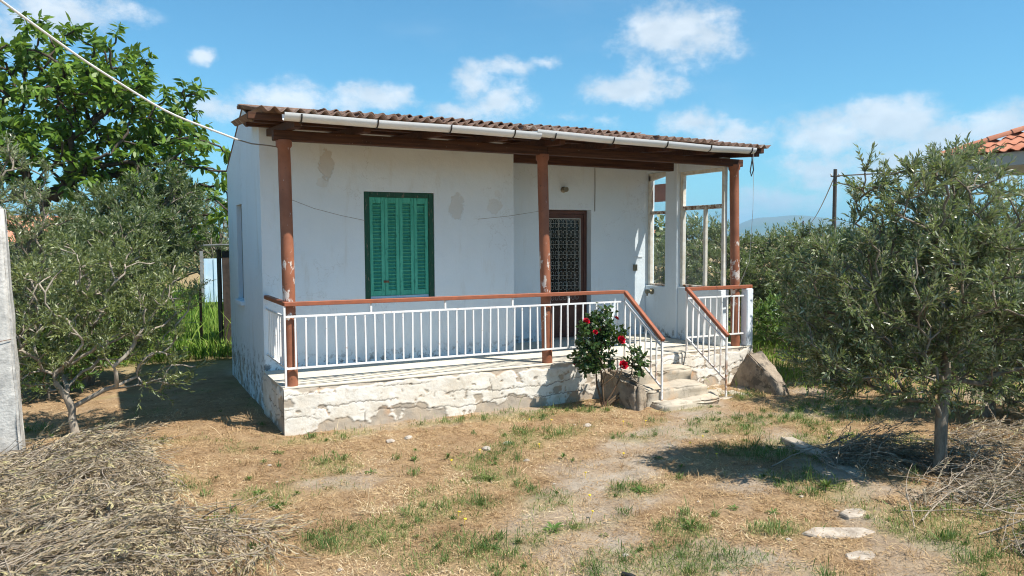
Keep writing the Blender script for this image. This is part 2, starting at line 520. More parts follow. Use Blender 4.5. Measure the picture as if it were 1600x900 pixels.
class MB:
    """collects polygons; build() makes one mesh object, coordinates relative to org"""
    def __init__(s):
        s.v, s.f = [], []

    def add(s, vs, fs):
        n = len(s.v)
        s.v += [tuple(v) for v in vs]
        s.f += [tuple(i + n for i in f) for f in fs]
        return s

    def box(s, x0, x1, y0, y1, z0, z1):
        vs = [(x, y, z) for z in (z0, z1) for y in (y0, y1) for x in (x0, x1)]
        return s.add(vs, [(0, 2, 3, 1), (4, 5, 7, 6), (0, 1, 5, 4), (2, 6, 7, 3), (0, 4, 6, 2), (1, 3, 7, 5)])

    def bar(s, a, b, w, h, up=(0, 0, 1)):
        a, b = Vector(a), Vector(b)
        d = (b - a).normalized()
        sd = d.cross(Vector(up))
        if sd.length < 1e-4:
            sd = Vector((1, 0, 0))
        sd.normalize()
        u = sd.cross(d)
        vs = []
        for p in (a, b):
            for i, j in ((-1, -1), (1, -1), (1, 1), (-1, 1)):
                vs.append(p + sd * (i * w / 2) + u * (j * h / 2))
        return s.add(vs, [(0, 1, 2, 3), (7, 6, 5, 4), (0, 4, 5, 1), (1, 5, 6, 2), (2, 6, 7, 3), (3, 7, 4, 0)])

    def tube(s, pts, rad, sides=8, cap=True):
        V, F = tube_arrays([(np.array(pts, float), np.broadcast_to(np.array(rad, float), (len(pts),)))], sides)
        n = len(s.v)
        s.v += [tuple(v) for v in V]
        s.f += [tuple(int(i) + n for i in f) for f in F]
        if cap:
            s.f.append(tuple(n + i for i in range(sides))[::-1])
            k = n + (len(pts) - 1) * sides
            s.f.append(tuple(k + i for i in range(sides)))
        return s

    def lathe(s, prof, axis_o, axis_d=(0, 0, 1), sides=14):
        d = Vector(axis_d).normalized()
        a = d.orthogonal().normalized()
        b = d.cross(a)
        o = Vector(axis_o)
        n = len(s.v)
        for r_, h_ in prof:
            for k in range(sides):
                an = 2 * math.pi * k / sides
                s.v.append(tuple(o + d * h_ + (a * math.cos(an) + b * math.sin(an)) * r_))
        for i in range(len(prof) - 1):
            for k in range(sides):
                k2 = (k + 1) % sides
                s.f.append((n + i * sides + k, n + i * sides + k2, n + (i + 1) * sides + k2, n + (i + 1) * sides + k))
        s.f.append(tuple(n + k for k in range(sides))[::-1])
        s.f.append(tuple(n + (len(prof) - 1) * sides + k for k in range(sides)))
        return s

    def mesh(s, name, mat, org=(0, 0, 0), smooth=False, bevel=0):
        me = bpy.data.meshes.new(name)
        o = np.array(org)
        me.from_pydata([tuple(np.array(v) - o) for v in s.v], [], s.f)
        if bevel:
            bm = bmesh.new()
            bm.from_mesh(me)
            bmesh.ops.bevel(bm, geom=bm.edges[:], offset=bevel, segments=1, affect='EDGES', clamp_overlap=True)
            bm.to_mesh(me)
            bm.free()
        me.materials.append(MT[mat])
        if smooth:
            me.polygons.foreach_set('use_smooth', [True] * len(me.polygons))
            try:
                me.set_sharp_from_angle(angle=R(40))
            except Exception:
                pass
        me.update()
        return me

    def build(s, name, mat, parent=None, org=(0, 0, 0), smooth=False, bevel=0, loc=None):
        o = bpy.data.objects.new(name, s.mesh(name, mat, org, smooth, bevel))
        link(o, parent)
        if loc is not None:
            o.location = loc
        return o


def place(name, me, parent=None, loc=(0, 0, 0), rot=(0, 0, 0), scale=(1, 1, 1)):
    o = bpy.data.objects.new(name, me)
    link(o, parent)
    o.location = loc
    o.rotation_euler = rot
    o.scale = scale
    return o


def tube_arrays(chains, sides=5):
    """chains: list of (pts (n,3), radii (n)). Returns verts and quads."""
    Vs, Fs, n0 = [], [], 0
    ang = np.arange(sides) * 2 * np.pi / sides
    ca, sa = np.cos(ang), np.sin(ang)
    for P, rad in chains:
        n = len(P)
        d = np.gradient(P, axis=0) if n > 2 else np.repeat((P[-1] - P[0])[None], n, 0)
        d /= np.linalg.norm(d, axis=1, keepdims=True) + 1e-9
        ref = np.array([0, 0, 1.]) if abs(d[:, 2]).mean() < .8 else np.array([1., .1, 0])
        a = np.cross(d, ref)
        a /= np.linalg.norm(a, axis=1, keepdims=True) + 1e-9
        b = np.cross(d, a)
        ring = P[:, None, :] + rad[:, None, None] * (a[:, None, :] * ca[None, :, None] + b[:, None, :] * sa[None, :, None])
        Vs.append(ring.reshape(-1, 3))
        i = np.arange(n - 1)[:, None] * sides
        k = np.arange(sides)[None, :]
        k2 = (k + 1) % sides
        Fs.append((n0 + np.stack([i + k, i + k2, i + sides + k2, i + sides + k], -1)).reshape(-1, 4))
        n0 += n * sides
    return np.concatenate(Vs), np.concatenate(Fs)


def np_object(name, V, F, mat, parent=None, attrs=None, smooth=False, loc=None):
    """V (n,3), F (m,k)"""
    me = bpy.data.meshes.new(name)
    V = np.ascontiguousarray(V, dtype=np.float32)
    F = np.ascontiguousarray(F, dtype=np.int32)
    mth, k = F.shape
    me.vertices.add(len(V))
    me.vertices.foreach_set('co', V.ravel())
    me.loops.add(mth * k)
    me.loops.foreach_set('vertex_index', F.ravel())
    me.polygons.add(mth)
    me.polygons.foreach_set('loop_start', np.arange(0, mth * k, k, dtype=np.int32))
    if smooth:
        me.polygons.foreach_set('use_smooth', np.ones(mth, dtype=bool))
    for an, av in (attrs or {}).items():
        at = me.attributes.new(an, 'FLOAT', 'POINT')
        at.data.foreach_set('value', np.ascontiguousarray(av, dtype=np.float32))
    me.materials.append(MT[mat])
    me.update(calc_edges=True)
    o = bpy.data.objects.new(name, me)
    link(o, parent)
    if loc is not None:
        o.location = loc
    return o


def unit(v):
    return v / (np.linalg.norm(v, axis=-1, keepdims=True) + 1e-9)


def leaf_arrays(B, D, Nn, L, W, rnd, six=False, curl=.15):
    """pointed leaves as one polygon each"""
    D = unit(D)
    S = unit(np.cross(D, Nn))
    Nn = np.cross(S, D)
    L = L[:, None]
    W = W[:, None]
    if six:
        pts = [B, B + D * L * .3 + S * W * .5, B + D * L * .66 + S * W * .42 - Nn * L * curl * .4, B + D * L - Nn * L * curl,
               B + D * L * .66 - S * W * .42 - Nn * L * curl * .4, B + D * L * .3 - S * W * .5]
    else:
        pts = [B, B + D * L * .45 + S * W * .5, B + D * L - Nn * L * curl, B + D * L * .45 - S * W * .5]
    k = len(pts)
    V = np.stack(pts, 1).reshape(-1, 3)
    F = np.arange(len(B) * k).reshape(-1, k)
    return V, F, np.repeat(rnd, k)


def rand_unit(n, g):
    v = g.normal(size=(n, 3))
    return unit(v)


# ------------------------------------------------------------------ ground
PATHS = [(np.array([(4.8, -.9), (4.3, -1.6), (3.2, -2.0), (2.2, -2.5), (1.5, -3.2), (.9, -4.1), (.3, -5.2), (-.3, -6.5)]), .42, .95),
         (np.array([(4.9, -.9), (4.7, -2.0), (4.1, -3.2), (3.4, -4.1), (2.7, -5.0), (2.2, -5.9)]), .26, .75),
         (np.array([(-.3, -4.1), (.6, -4.5), (1.6, -4.9)]), .35, .6)]
GREENS = [(-.17, -3.10, .40, .26), (.42, -2.95, .55, .22), (.15, -3.02, .5, .2), (1.18, -2.34, .16, .13), (1.81, -4.13, .2, .2), (1.05, -3.74, .4, .12), (2.0, -3.3, .25, .2), (3.2, -4.06, .25, .25),
          (.35, -.30, .75, .24), (2.9, -.42, .9, .28), (1.7, -.25, .8, .17), (4.55, -.95, .5, .16), (5.6, -.8, .4, .25), (2.3, -1.3, .7, .35), (6.0, -2.0, 1.6, .7), (4.4, -1.9, .9, .5),
          (3.9, -2.9, .8, .5), (1.6, -4.6, .4, .25), (2.3, -4.5, .3, .2), (4.9, -3.4, .5, .4), (7.5, 1.0, 1.6, 1.6), (-1.3, .3, .5, .15), (9.5, 4, 2.5, 3), (-2.6, 7.5, 4.0, 2.6), (-1.0, 5.8, 2.0, 1.4)]


def seg_dist(x, y, poly):
    d = np.full(np.shape(x), 1e9)
    for (ax, ay), (bx, by) in zip(poly[:-1], poly[1:]):
        vx, vy = bx - ax, by - ay
        tt = np.clip(((x - ax) * vx + (y - ay) * vy) / (vx * vx + vy * vy), 0, 1)
        d = np.minimum(d, np.hypot(x - ax - tt * vx, y - ay - tt * vy))
    return d


def bare_mask(x, y):
    b = np.zeros(np.shape(x))
    nz = fbm(x, y, 1.7, 3, 5) - .5
    for poly, wd, s in PATHS:
        d = seg_dist(x, y, poly) + nz * .9
        b = np.maximum(b, s * (1 - sstep(d, wd * .35, wd * 1.2)) * (.6 + .4 * sstep(fbm(x, y, 3.1, 33, 4), .42, .6)))
    return np.clip(b + .7 * sstep(fbm(x, y, 1.1, 31, 5), .60, .74), 0, 1)


def green_mask(x, y):
    g_ = np.zeros(np.shape(x))
    nz = (fbm(x, y, 2.6, 11, 5) - .5) * 1.8
    for cx, cy, rx, ry in GREENS:
        d = np.hypot((x - cx) / rx, (y - cy) / ry) + nz
        g_ = np.maximum(g_, 1 - sstep(d, .5, 1.15))
    g_ = np.maximum(g_, .8 * sstep(fbm(x, y, 1.6, 51, 5), .56, .70))
    return np.clip(np.maximum(g_, sstep(np.hypot(x - 2, y - 2), 11, 18) * .7), 0, 1)


def gh(x, y):
    x = np.asarray(x, float)
    y = np.asarray(y, float)
    z = -.03 + .15 * sstep(-y, 1.5, 6.5)
    near = np.exp(-(np.hypot(x - 2, y + 1) / 14) ** 2)
    z = z + (fbm(x, y, .8, 77, 3) - .5) * .05 * near + (fbm(x, y, 4, 78, 3) - .5) * .04 * near + (fbm(x, y, 9, 79, 2) - .5) * .02 * near
    return z


def axis_coords(a, b, st, far):
    core = np.arange(a, b + 1e-6, st)
    out, v, s_ = [], 0.0, st
    while v < far:
        s_ *= 1.22
        v += s_
        out.append(v)
    out = np.array(out)
    return np.concatenate([(a - out)[::-1], core, b + out])


gx = axis_coords(-4.6, 9.0, .06, 4500)
gy = axis_coords(-6.6, 3.2, .06, 4500)
GX, GY = np.meshgrid(gx, gy)
GZ = gh(GX, GY)
nxg, nyg = len(gx), len(gy)
idx = np.arange(nxg * nyg).reshape(nyg, nxg)
F = np.stack([idx[:-1, :-1], idx[:-1, 1:], idx[1:, 1:], idx[1:, :-1]], -1).reshape(-1, 4)
ground = np_object('ground', np.stack([GX, GY, GZ], -1).reshape(-1, 3), F, 'dry_ground',
                   attrs={'bare': bare_mask(GX, GY).ravel(), 'green': green_mask(GX, GY).ravel()}, smooth=True)
tag(ground, 'dry straw covered yard with bare trodden earth and green weeds', 'ground', kind='structure')

# far hills: a ring of ridges
azs = np.radians(np.arange(-180, 180.01, .4))


def ridge_el(a):
    a = np.degrees(a)
    e = .55 + .55 * (fbm(a, a * 0, .11, 5, 5)) - .25
    e = e + 1.0 * np.exp(-((a - 47.3) / 3.0) ** 2) + .35 * np.exp(-((a - 44.8) / 1.2) ** 2) + .4 * np.exp(-((a - 50.5) / 2.2) ** 2)
    e = e + 1.5 * np.exp(-((a + 4.5) / 5.0) ** 2) + .6 * np.exp(-((a + 60) / 25.0) ** 2) + .8 * np.exp(-((a - 110) / 30.0) ** 2)
    return np.radians(np.maximum(e, .15))


rows = []
for k, (dist, fr) in enumerate(((2900, 0.0), (3200, .28), (3500, .62), (3750, .88), (4000, 1.0), (4300, .7), (4700, .0))):
    hz = np.tan(ridge_el(azs)) * 4000 * fr * (1 + .14 * (fbm(np.degrees(azs), azs * 0 + k * 3.3, .7, 40 + k, 4) - .5) * (0 if fr in (0, 1) else 1))
    rows.append(np.stack([CAM.x + np.sin(azs) * dist, CAM.y + np.cos(azs) * dist, hz - (3 if fr == 0 else 0)], -1))
V = np.stack(rows, 0)
nr, na = V.shape[:2]
idx = np.arange(nr * na).reshape(nr, na)
F = np.stack([idx[:-1, :-1], idx[:-1, 1:], idx[1:, 1:], idx[1:, :-1]], -1).reshape(-1, 4)
tag(np_object('hills', V.reshape(-1, 3), F[:, ::-1], 'hillside', smooth=True), 'blue distant hills on the horizon', 'hills', kind='structure')

# ------------------------------------------------------------------ the house
house = thing('village_house', 'small whitewashed single-storey house with a roofed porch and green shutters', 'house')
FLOOR = .47


def wall_panel(mb, o, u, v, holes, wid, hei, depth_vec):
    """a wall face from o along u (width) and v (height) with rectangular holes whose reveals run along depth_vec"""
    o, u, v, dv = Vector(o), Vector(u), Vector(v), Vector(depth_vec)
    us = sorted({0, wid, *[h[0] for h in holes], *[h[1] for h in holes]})
    vs = sorted({0, hei, *[h[2] for h in holes], *[h[3] for h in holes]})
    for a, b in zip(us[:-1], us[1:]):
        for c, d in zip(vs[:-1], vs[1:]):
            if any(h[0] <= a and b <= h[1] and h[2] <= c and d <= h[3] for h in holes):
                continue
            mb.add([o + u * a + v * c, o + u * b + v * c, o + u * b + v * d, o + u * a + v * d], [(0, 1, 2, 3)])
    for h in holes:
        c = [o + u * h[0] + v * h[2], o + u * h[1] + v * h[2], o + u * h[1] + v * h[3], o + u * h[0] + v * h[3]]
        for i in range(4):
            p, q = c[i], c[(i + 1) % 4]
            mb.add([p, p + dv, q + dv, q], [(0, 1, 2, 3)])


XL, XS, XR = -.06, 3.26, 6.12
YF, YR, YB = 1.19, 1.92, 4.1
Z0, ZT = -.12, 3.33
wb = MB()
wall_panel(wb, (XL, YF, Z0), (1, 0, 0), (0, 0, 1), [(1.17 - XL, 2.10 - XL, 1.27 - Z0, 2.61 - Z0)], XS - XL, ZT - Z0, (0, .12, 0))
wall_panel(wb, (XS, YR, Z0), (1, 0, 0), (0, 0, 1), [(4.13 - XS, 5.0 - XS, .48 - Z0, 2.46 - Z0)], XR + .1 - XS, ZT - Z0, (0, .16, 0))
wb.add([(XS, YF, Z0), (XS, YR, Z0), (XS, YR, ZT), (XS, YF, ZT)], [(0, 1, 2, 3)])
wall_panel(wb, (XL, YB, Z0), (0, -1, 0), (0, 0, 1), [(YB - 3.2, YB - 2.7, 1.2 - Z0, 2.5 - Z0)], YB - YF, ZT - Z0 - .29, (.12, 0, 0))
wb.add([(XL, YB, ZT - .29), (XL, YF, ZT - .29), (XL, YF, ZT + .015), (XL, 2.4, 3.70), (XL, YB, 3.045)], [(0, 1, 2, 3, 4)])
wb.add([(XR + .1, YR, Z0), (XR + .1, YB, Z0), (XR + .1, YB, 2.98), (XR + .1, 2.4, 3.66), (XR + .1, YR, 3.45)], [(0, 1, 2, 3, 4)])
wb.add([(XL, YB, Z0), (XR + .1, YB, Z0), (XR + .1, YB, 2.98), (XL, YB, 2.98)], [(0, 3, 2, 1)])
wall = wb.build('wall', 'limewash', house)
# narrow side window: frame and pane
sw = MB()
for a in ((XL + .06, XL + .10, 2.7, 2.75, 1.2, 2.5), (XL + .06, XL + .10, 3.15, 3.2, 1.2, 2.5), (XL + .06, XL + .10, 2.75, 3.15, 2.45, 2.5), (XL + .06, XL + .10, 2.75, 3.15, 1.2, 1.25)):
    sw.box(*a)
swin = sw.build('side_window', 'galvanised', house)
MB().box(XL + .08, XL + .09, 2.75, 3.15, 1.25, 2.45).build('pane', 'dark_glass', swin)
MB().box(XL - .05, XL + .06, 2.66, 3.24, 1.13, 1.195).build('sill', 'limewash', swin, bevel=.01)

# ---- porch base with its worn face
pb = MB()
pb.box(-.06, 6.5, .03, YF + .01, -.2, FLOOR - .012)
pb.box(XS + .01, 6.5, YF + .01, YR + .01, -.2, FLOOR - .012)
base = pb.build('porch_base', 'cement', house)
MB().box(-.075, 6.515, .0, YF - .002, FLOOR - .011, FLOOR).box(XS + .002, 6.515, YF - .002, YR - .002, FLOOR - .011, FLOOR).build('porch_floor', 'porch_screed', house)


def worn_face(name, x0, x1, z0, z1, yf, parent, flip=False, along='x', seed=0):
    nu, nv = int((x1 - x0) / .011), int((z1 - z0) / .009)
    uu = np.linspace(x0, x1, nu)
    zz = np.linspace(z0, z1, nv)
    U, Z = np.meshgrid(uu, zz)
    hrel = (Z - z0) / (z1 - z0)
    n1 = fbm(U, Z * 1.6, 1.6, 200 + seed, 6, .55)
    n2 = fbm(U, Z, 7, 230 + seed, 5)
    wear = sstep(n1 + .55 * (n2 - .5) + .42 * (1 - hrel) ** 1.6 - .10 * sstep(hrel, .75, .95), .70, .73)
    tan_top = sstep(hrel + (n2 - .5) * .22, .925, .96)
    crack = np.zeros_like(U)
    for zc, amp, sd, wd in ((.37, .20, 260, .0010), (.235, .26, 270, .0017), (.11, .22, 280, .0017)):
        line = zc + amp * (fbm(U, U * 0, 1.9, sd + seed, 7, .68) - .5)
        on_ = sstep(fbm(U, Z * 2 + 9, 1.5, sd + 5 + seed, 4), .42, .50)
        wv = wd * (.3 + 1.6 * fbm(U, Z, 6, sd + 7, 3))
        crack = np.maximum(crack, on_ * (1 - sstep(np.abs(Z - line), wv, wv * 3.2 + .002)))
    uc = fbm(U * .0 + Z, U * 0, 3, 310 + seed, 5)
    for k in range(5):
        xc = x0 + (x1 - x0) * ((k * .618 + .07 * seed + .13) % 1) + (uc - .5) * .22
        zz0 = .05 + .3 * ((k * .37) % 1)
        on_ = sstep(Z, zz0 - .1, zz0 - .05) * (1 - sstep(Z, zz0 + .06, zz0 + .13))
        crack = np.maximum(crack, .9 * on_ * (1 - sstep(np.abs(U - xc), .0015, .006)))
    chips = sstep(fbm(U, Z, 13, 350 + seed, 4), .70, .73)
    wear = np.maximum(wear, chips * .9)
    dep = -.009 * wear - .005 * crack + .008 * (n1 - .5) * 2 + .009 * (n2 - .5) + .004 * (fbm(U, Z, 28, 360 + seed, 3) - .5) - .012 * tan_top + .02 * (fbm(U, Z, .7, 330 + seed, 2) - .5)
    if along == 'x':
        V = np.stack([U, yf - dep - .004, Z], -1)
    else:
        V = np.stack([yf - dep - .004, U, Z], -1)
    idx = np.arange(nu * nv).reshape(nv, nu)
    Fq = np.stack([idx[:-1, :-1], idx[:-1, 1:], idx[1:, 1:], idx[1:, :-1]], -1).reshape(-1, 4)
    if flip:
        Fq = Fq[:, ::-1]
    return np_object(name, V.reshape(-1, 3), Fq, 'old_plaster', parent, {'wear': np.maximum(wear, tan_top * .8).ravel(), 'crack': crack.ravel()}, smooth=True)


worn_face('porch_plaster', -.07, 6.51, -.15, FLOOR - .013, -.0, base)
worn_face('porch_plaster', .0, YF, -.15, FLOOR - .013, -.075, base, flip=True, along='y', seed=3)


def rough_solid(name, hull, mat, parent=None, amp=.02, cuts=5, seed=0, org=(0, 0, 0), sc=4.0, rnd=.0):
    """a closed block given by 8 corners (box order of MB.box), subdivided and knocked about"""
    mb = MB().add(hull, [(0, 2, 3, 1), (4, 5, 7, 6), (0, 1, 5, 4), (2, 6, 7, 3), (0, 4, 6, 2), (1, 3, 7, 5)])
    me = mb.mesh(name, mat, org)
    bm = bmesh.new()
    bm.from_mesh(me)
    bmesh.ops.bevel(bm, geom=bm.edges[:], offset=.018 + rnd, segments=2, affect='EDGES', clamp_overlap=True)
    bmesh.ops.subdivide_edges(bm, edges=bm.edges[:], cuts=cuts, use_grid_fill=True)
    bm.normal_update()
    from mathutils import noise as mn
    for v in bm.verts:
        p = v.co * sc + Vector((seed * 3.1, seed, 0))
        v.co += v.normal * (mn.fractal(p, .8, 2.2, 4) * amp)
    bm.to_mesh(me)
    bm.free()
    me.polygons.foreach_set('use_smooth', [True] * len(me.polygons))
    o = bpy.data.objects.new(name, me)
    return link(o, parent)


def hull_box(x0, x1, y0, y1, z0, z1, dx=0.0):
    return [(x + (dx if z == z1 else 0), y, z) for z in (z0, z1) for y in (y0, y1) for x in (x0, x1)]


steps = MB().box(4.12, 5.02, -.30, .0, -.1, .14).build('steps', 'cement', house)
rough_solid('step', hull_box(4.06, 5.10, -.34, -.012, .02, .315), 'cement', steps, .035, 7, 1)
rough_solid('step', hull_box(4.08, 5.04, -.70, -.32, -.08, .165), 'cement', steps, .035, 7, 2)
rough_solid('step', hull_box(4.14, 5.02, -.95, -.66, -.14, .03), 'cement', steps, .045, 8, 3)
rough_solid('landing_slab', hull_box(5.06, 5.95, -.75, -.03, -.17, -.02), 'cement', steps, .05, 8, 4)

# ---- porch posts
for (xb, xt) in ((.04, .012), (3.165, 3.10), (6.285, 6.215)):
    mb = MB()
    n = 9
    pts = [(xb + (xt - xb) * k / n, .115, FLOOR - .01 + (2.96 - FLOOR + .01) * k / n) for k in range(n + 1)]
    rr = [.064 + .003 * ((k * 7) % 3) / 3 for k in range(n + 1)]
    pts += [(xt, .115, 2.985), (xt, .115, 3.045)]
    rr += [.082, .082]
    mb.tube(pts, rr, 20)
    mb.build('porch_post', 'brown_paint', house, smooth=True)

# ---- timber
MB().bar((-.10, .115, 3.09), (3.14, .115, 3.085), .10, .105).build('porch_beam', 'dark_timber', house, bevel=.006)
MB().bar((3.145, .115, 3.088), (6.34, .115, 3.07), .095, .10).build('porch_beam', 'dark_timber', house, bevel=.006)
MB().bar((3.24, YF + .07, 3.12), (6.1, YF + .07, 3.10), .11, .12).build('lintel_beam', 'dark_timber', house, bevel=.006)
SL = math.tan(R(3.7))
for k, x in enumerate((.06, .78, 1.56, 2.34, 3.13, 3.9, 4.7, 5.45, 6.2)):
    mb = MB()
    ya, yb = -.37 + .03 * ((k * 5) % 3), YF - .003 if x < XS else YR - .003
    mb.bar((x, ya, 3.187 + SL * (ya - .1)), (x, yb, 3.187 + SL * (yb - .1)), .075, .085)
    mb.build('rafter', 'dark_timber', house, bevel=.005)
for yy in (-.27, .4, .95):
    zc = 3.187 + .0425 + .021 + SL * (yy - .1)
    MB().bar((-.40 if yy < 0 else -.24, yy, zc - (.012 if yy < 0 else 0)), (6.36, yy, zc - .01 - (.012 if yy < 0 else 0)), .06, .066 if yy < 0 else .042).build('purlin', 'dark_timber', house, bevel=.004)

# ---- roof: corrugated sheets, each a piece
roof = MB().bar((-.12, 2.4, 3.735), (6.35, 2.4, 3.735), .16, .05).build('roof', 'fibre_cement', house, bevel=.01)


def sheet_mesh(name, length, waves=8, pitch=.122, amp=.0225, th=.007):
    nx = waves * 8 + 1
    xs = np.linspace(0, waves * pitch, nx)
    zs = amp * np.cos(2 * np.pi * xs / pitch)
    nz_ = np.stack([2 * np.pi / pitch * amp * np.sin(2 * np.pi * xs / pitch), np.ones(nx)], -1)
    nz_ /= np.linalg.norm(nz_, axis=1, keepdims=True)
    V = []
    for yy in (0, length):
        for sgn in (1, -1):
            V += [(xs[i] + sgn * th / 2 * nz_[i, 0], yy, zs[i] + sgn * th / 2 * nz_[i, 1]) for i in range(nx)]
    Fq = []
    for i in range(nx - 1):
        a, b, c, d = i, nx + i, 2 * nx + i, 3 * nx + i
        Fq += [(a, a + 1, c + 1, c), (b, d, d + 1, b + 1), (a, b, b + 1, a + 1), (c, c + 1, d + 1, d)]
    Fq += [(0, 2 * nx, 3 * nx, nx), (nx - 1, 2 * nx - 1, 4 * nx - 1, 3 * nx - 1)]
    mb = MB().add(V, Fq)
    return mb.mesh(name, 'fibre_cement', smooth=True)


sm_front = sheet_mesh('roof_sheet', 2.15)
sm_up = sheet_mesh('roof_sheet', 1.75)
sm_rear = sheet_mesh('roof_sheet', 1.95)
random.seed(3)
for k in range(7):
    x = -.30 + k * .122 * 7.72
    lift = .010 * (k % 2)
    place('roof_sheet', sm_front, roof, (x, -.46 + random.uniform(-.025, .02), 3.262 + lift + random.uniform(-.004, .006) - .004 * k), (R(3.7 + random.uniform(-.15, .15)), R(random.uniform(-.25, .25)), R(random.uniform(-.4, .4))))
    x2 = -.12 + k * .122 * 7.6
    ang = math.atan2(3.735 - 3.425, 1.72)
    place('roof_sheet', sm_up, roof, (x2, .70, 3.43 + lift), (ang, 0, 0))
    rang = math.atan2(3.735 - 3.02, 1.82)
    place('roof_sheet', sm_rear, roof, (x2 + .06, 2.40, 3.745 + lift), (-rang, 0, 0))
# short extra sheets laid along the eave, giving the doubled edge
sm_short = sheet_mesh('roof_sheet', .9, waves=7)
for k, x in enumerate((.33, 1.12, 1.95, 2.72, 3.4)):
    place('roof_sheet', sm_short, roof, (x, -.33 + .02 * (k % 2), 3.305 + .006 * (k % 2)), (R(4.4), R(.3 * (-1) ** k), 0))

# ---- gutter


def gutter_piece(pts, r=.072):
    V, Fq = [], []
    sides = 12
    for (x, y, z) in pts:
        for sgn in (0, 1):
            for k in range(sides + 1):
                a = math.pi + math.pi * k / sides
                rr = r - sgn * .004
                V.append((x, y + rr * math.cos(a), z + rr * math.sin(a)))
    st = 2 * (sides + 1)
    for i in range(len(pts) - 1):
        for k in range(sides):
            a = i * st + k
            b = a + st
            Fq.append((a, b, b + 1, a + 1))
            a2, b2 = a + sides + 1, b + sides + 1
            Fq.append((a2, a2 + 1, b2 + 1, b2))
        for k in (0, sides):
            a = i * st + k
            Fq.append((a, a + st, a + st + sides + 1, a + sides + 1))
    for i in (0, len(pts) - 1):
        for k in range(sides):
            a = i * st + k
            Fq.append((a, a + 1, a + sides + 2, a + sides + 1))
    return MB().add(V, Fq)


gutter = gutter_piece([(-.10, -.475, 3.228), (.9, -.475, 3.215), (1.8, -.475, 3.218), (2.72, -.475, 3.205)]).build('gutter', 'white_plastic', house, smooth=True)
gutter_piece([(2.66, -.485, 3.236), (3.6, -.48, 3.214), (4.6, -.475, 3.205), (5.30, -.475, 3.190), (5.55, -.475, 3.196), (5.98, -.475, 3.200)]).build('gutter_length', 'white_plastic', gutter, smooth=True)
for k, x in enumerate((.06, .82, 1.62, 2.38, 2.9, 3.7, 4.5, 5.2, 5.9)):
    zc = 3.22 - .003 * k
    pts = [(x, -.475 + .078 * math.cos(math.pi + math.pi * i / 8), zc + .078 * math.sin(math.pi + math.pi * i / 8)) for i in range(9)]
    pts += [(x, -.36, 3.2), (x, -.33, 3.16)]
    MB().tube(pts, .008, 5).build('bracket', 'black_iron', gutter)

# ---- window with louvred shutters
fr = MB()
yw = YF + .012
fr.box(1.172, 1.245, yw, yw + .07, 1.272, 2.608)
fr.box(2.028, 2.098, yw, yw + .07, 1.272, 2.608)
fr.box(1.245, 2.028, yw, yw + .07, 2.545, 2.608)
win = fr.build('window', 'dark_green_paint', house, bevel=.006)
MB().box(1.245, 2.028, yw + .03, yw + .09, 1.272, 1.30).build('sill', 'limewash', win)
LW = (2.028 - 1.245) / 4
slat = MB().bar((-.0545, 0, 0), (.0545, 0, 0), .034, .007, up=(0, -.55, .84)).mesh('slat', 'green_shutter_paint')
for k in range(4):
    x0 = 1.245 + k * LW + .002
    x1 = x0 + LW - .004
    yy = yw + .016 + .004 * (k % 2)
    mb = MB()
    mb.box(x0, x0 + .043, yy, yy + .034, 1.304, 2.543)
    mb.box(x1 - .043, x1, yy, yy + .034, 1.304, 2.543)
    mb.box(x0 + .043, x1 - .043, yy + .003, yy + .031, 2.47, 2.543)
    mb.box(x0 + .043, x1 - .043, yy + .003, yy + .031, 1.304, 1.372)
    lf = mb.build('shutter', 'green_shutter_paint', house, bevel=.003)
    ns = 24
    for i in range(ns):
        if (k, i) in ((3, 22),):
            continue
        z = 1.372 + (i + .5) * (2.47 - 1.372) / ns
        place('slat', slat, lf, ((x0 + x1) / 2, yy + .018, z), (random.uniform(-.12, .12), 0, random.uniform(-.01, .01)))
    MB().box(x0 + .043, x1 - .043, yy + .036, yy + .04, 1.372, 2.47).build('backing_board', 'green_shutter_paint', lf)
    if k == 0:
        MB().box(x1 - .02, x1 + .05, yy - .008, yy + .004, 1.47, 1.495).build('latch', 'rusty_steel', lf)

# ---- door
YD = YR + .12
dr = MB()
dr.box(4.132, 4.185, YD, YD + .06, .482, 2.455).box(4.945, 4.998, YD, YD + .06, .482, 2.455).box(4.185, 4.945, YD, YD + .06, 2.40, 2.455)
door = dr.build('door', 'brown_door_paint', house, bevel=.004)
lf = MB()
lf.box(4.188, 4.245, YD + .012, YD + .052, .485, 2.397).box(4.885, 4.942, YD + .012, YD + .052, .485, 2.397)
lf.box(4.245, 4.885, YD + .012, YD + .052, 2.335, 2.397).box(4.245, 4.885, YD + .012, YD + .052, 1.05, 1.13).box(4.245, 4.885, YD + .012, YD + .052, .485, .56)
lf.build('door_leaf', 'brown_door_paint', door, bevel=.003)
MB().box(4.245, 4.555, YD + .024, YD + .044, .56, 1.05).box(4.575, 4.885, YD + .024, YD + .044, .56, 1.05).box(4.555, 4.575, YD + .016, YD + .046, .56, 1.05).build('panel', 'brown_door_paint', door)
MB().box(4.245, 4.885, YD + .034, YD + .042, 1.13, 2.335).build('pane', 'dark_glass', door)
MB().box(4.868, 4.884, YD + .002, YD + .03, 1.132, 2.333).box(4.247, 4.262, YD + .002, YD + .03, 1.132, 2.333).box(4.262, 4.868, YD + .002, YD + .03, 2.318, 2.333).build('grille_frame', 'grille_paint', door)
mo = MB()
hp, vp = .148, .160
for sx_ in (-1, 1):
    for sz_ in (-1, 1):
        pts = []
        for i in range(11):
            a = R(-40 + 26 * i)
            rr = .030 - .0012 * i
            pts.append((sx_ * (.034 + rr * math.cos(a)), 0, sz_ * (.036 + rr * math.sin(a))))
        mo.tube(pts, .0034, 4, cap=False)
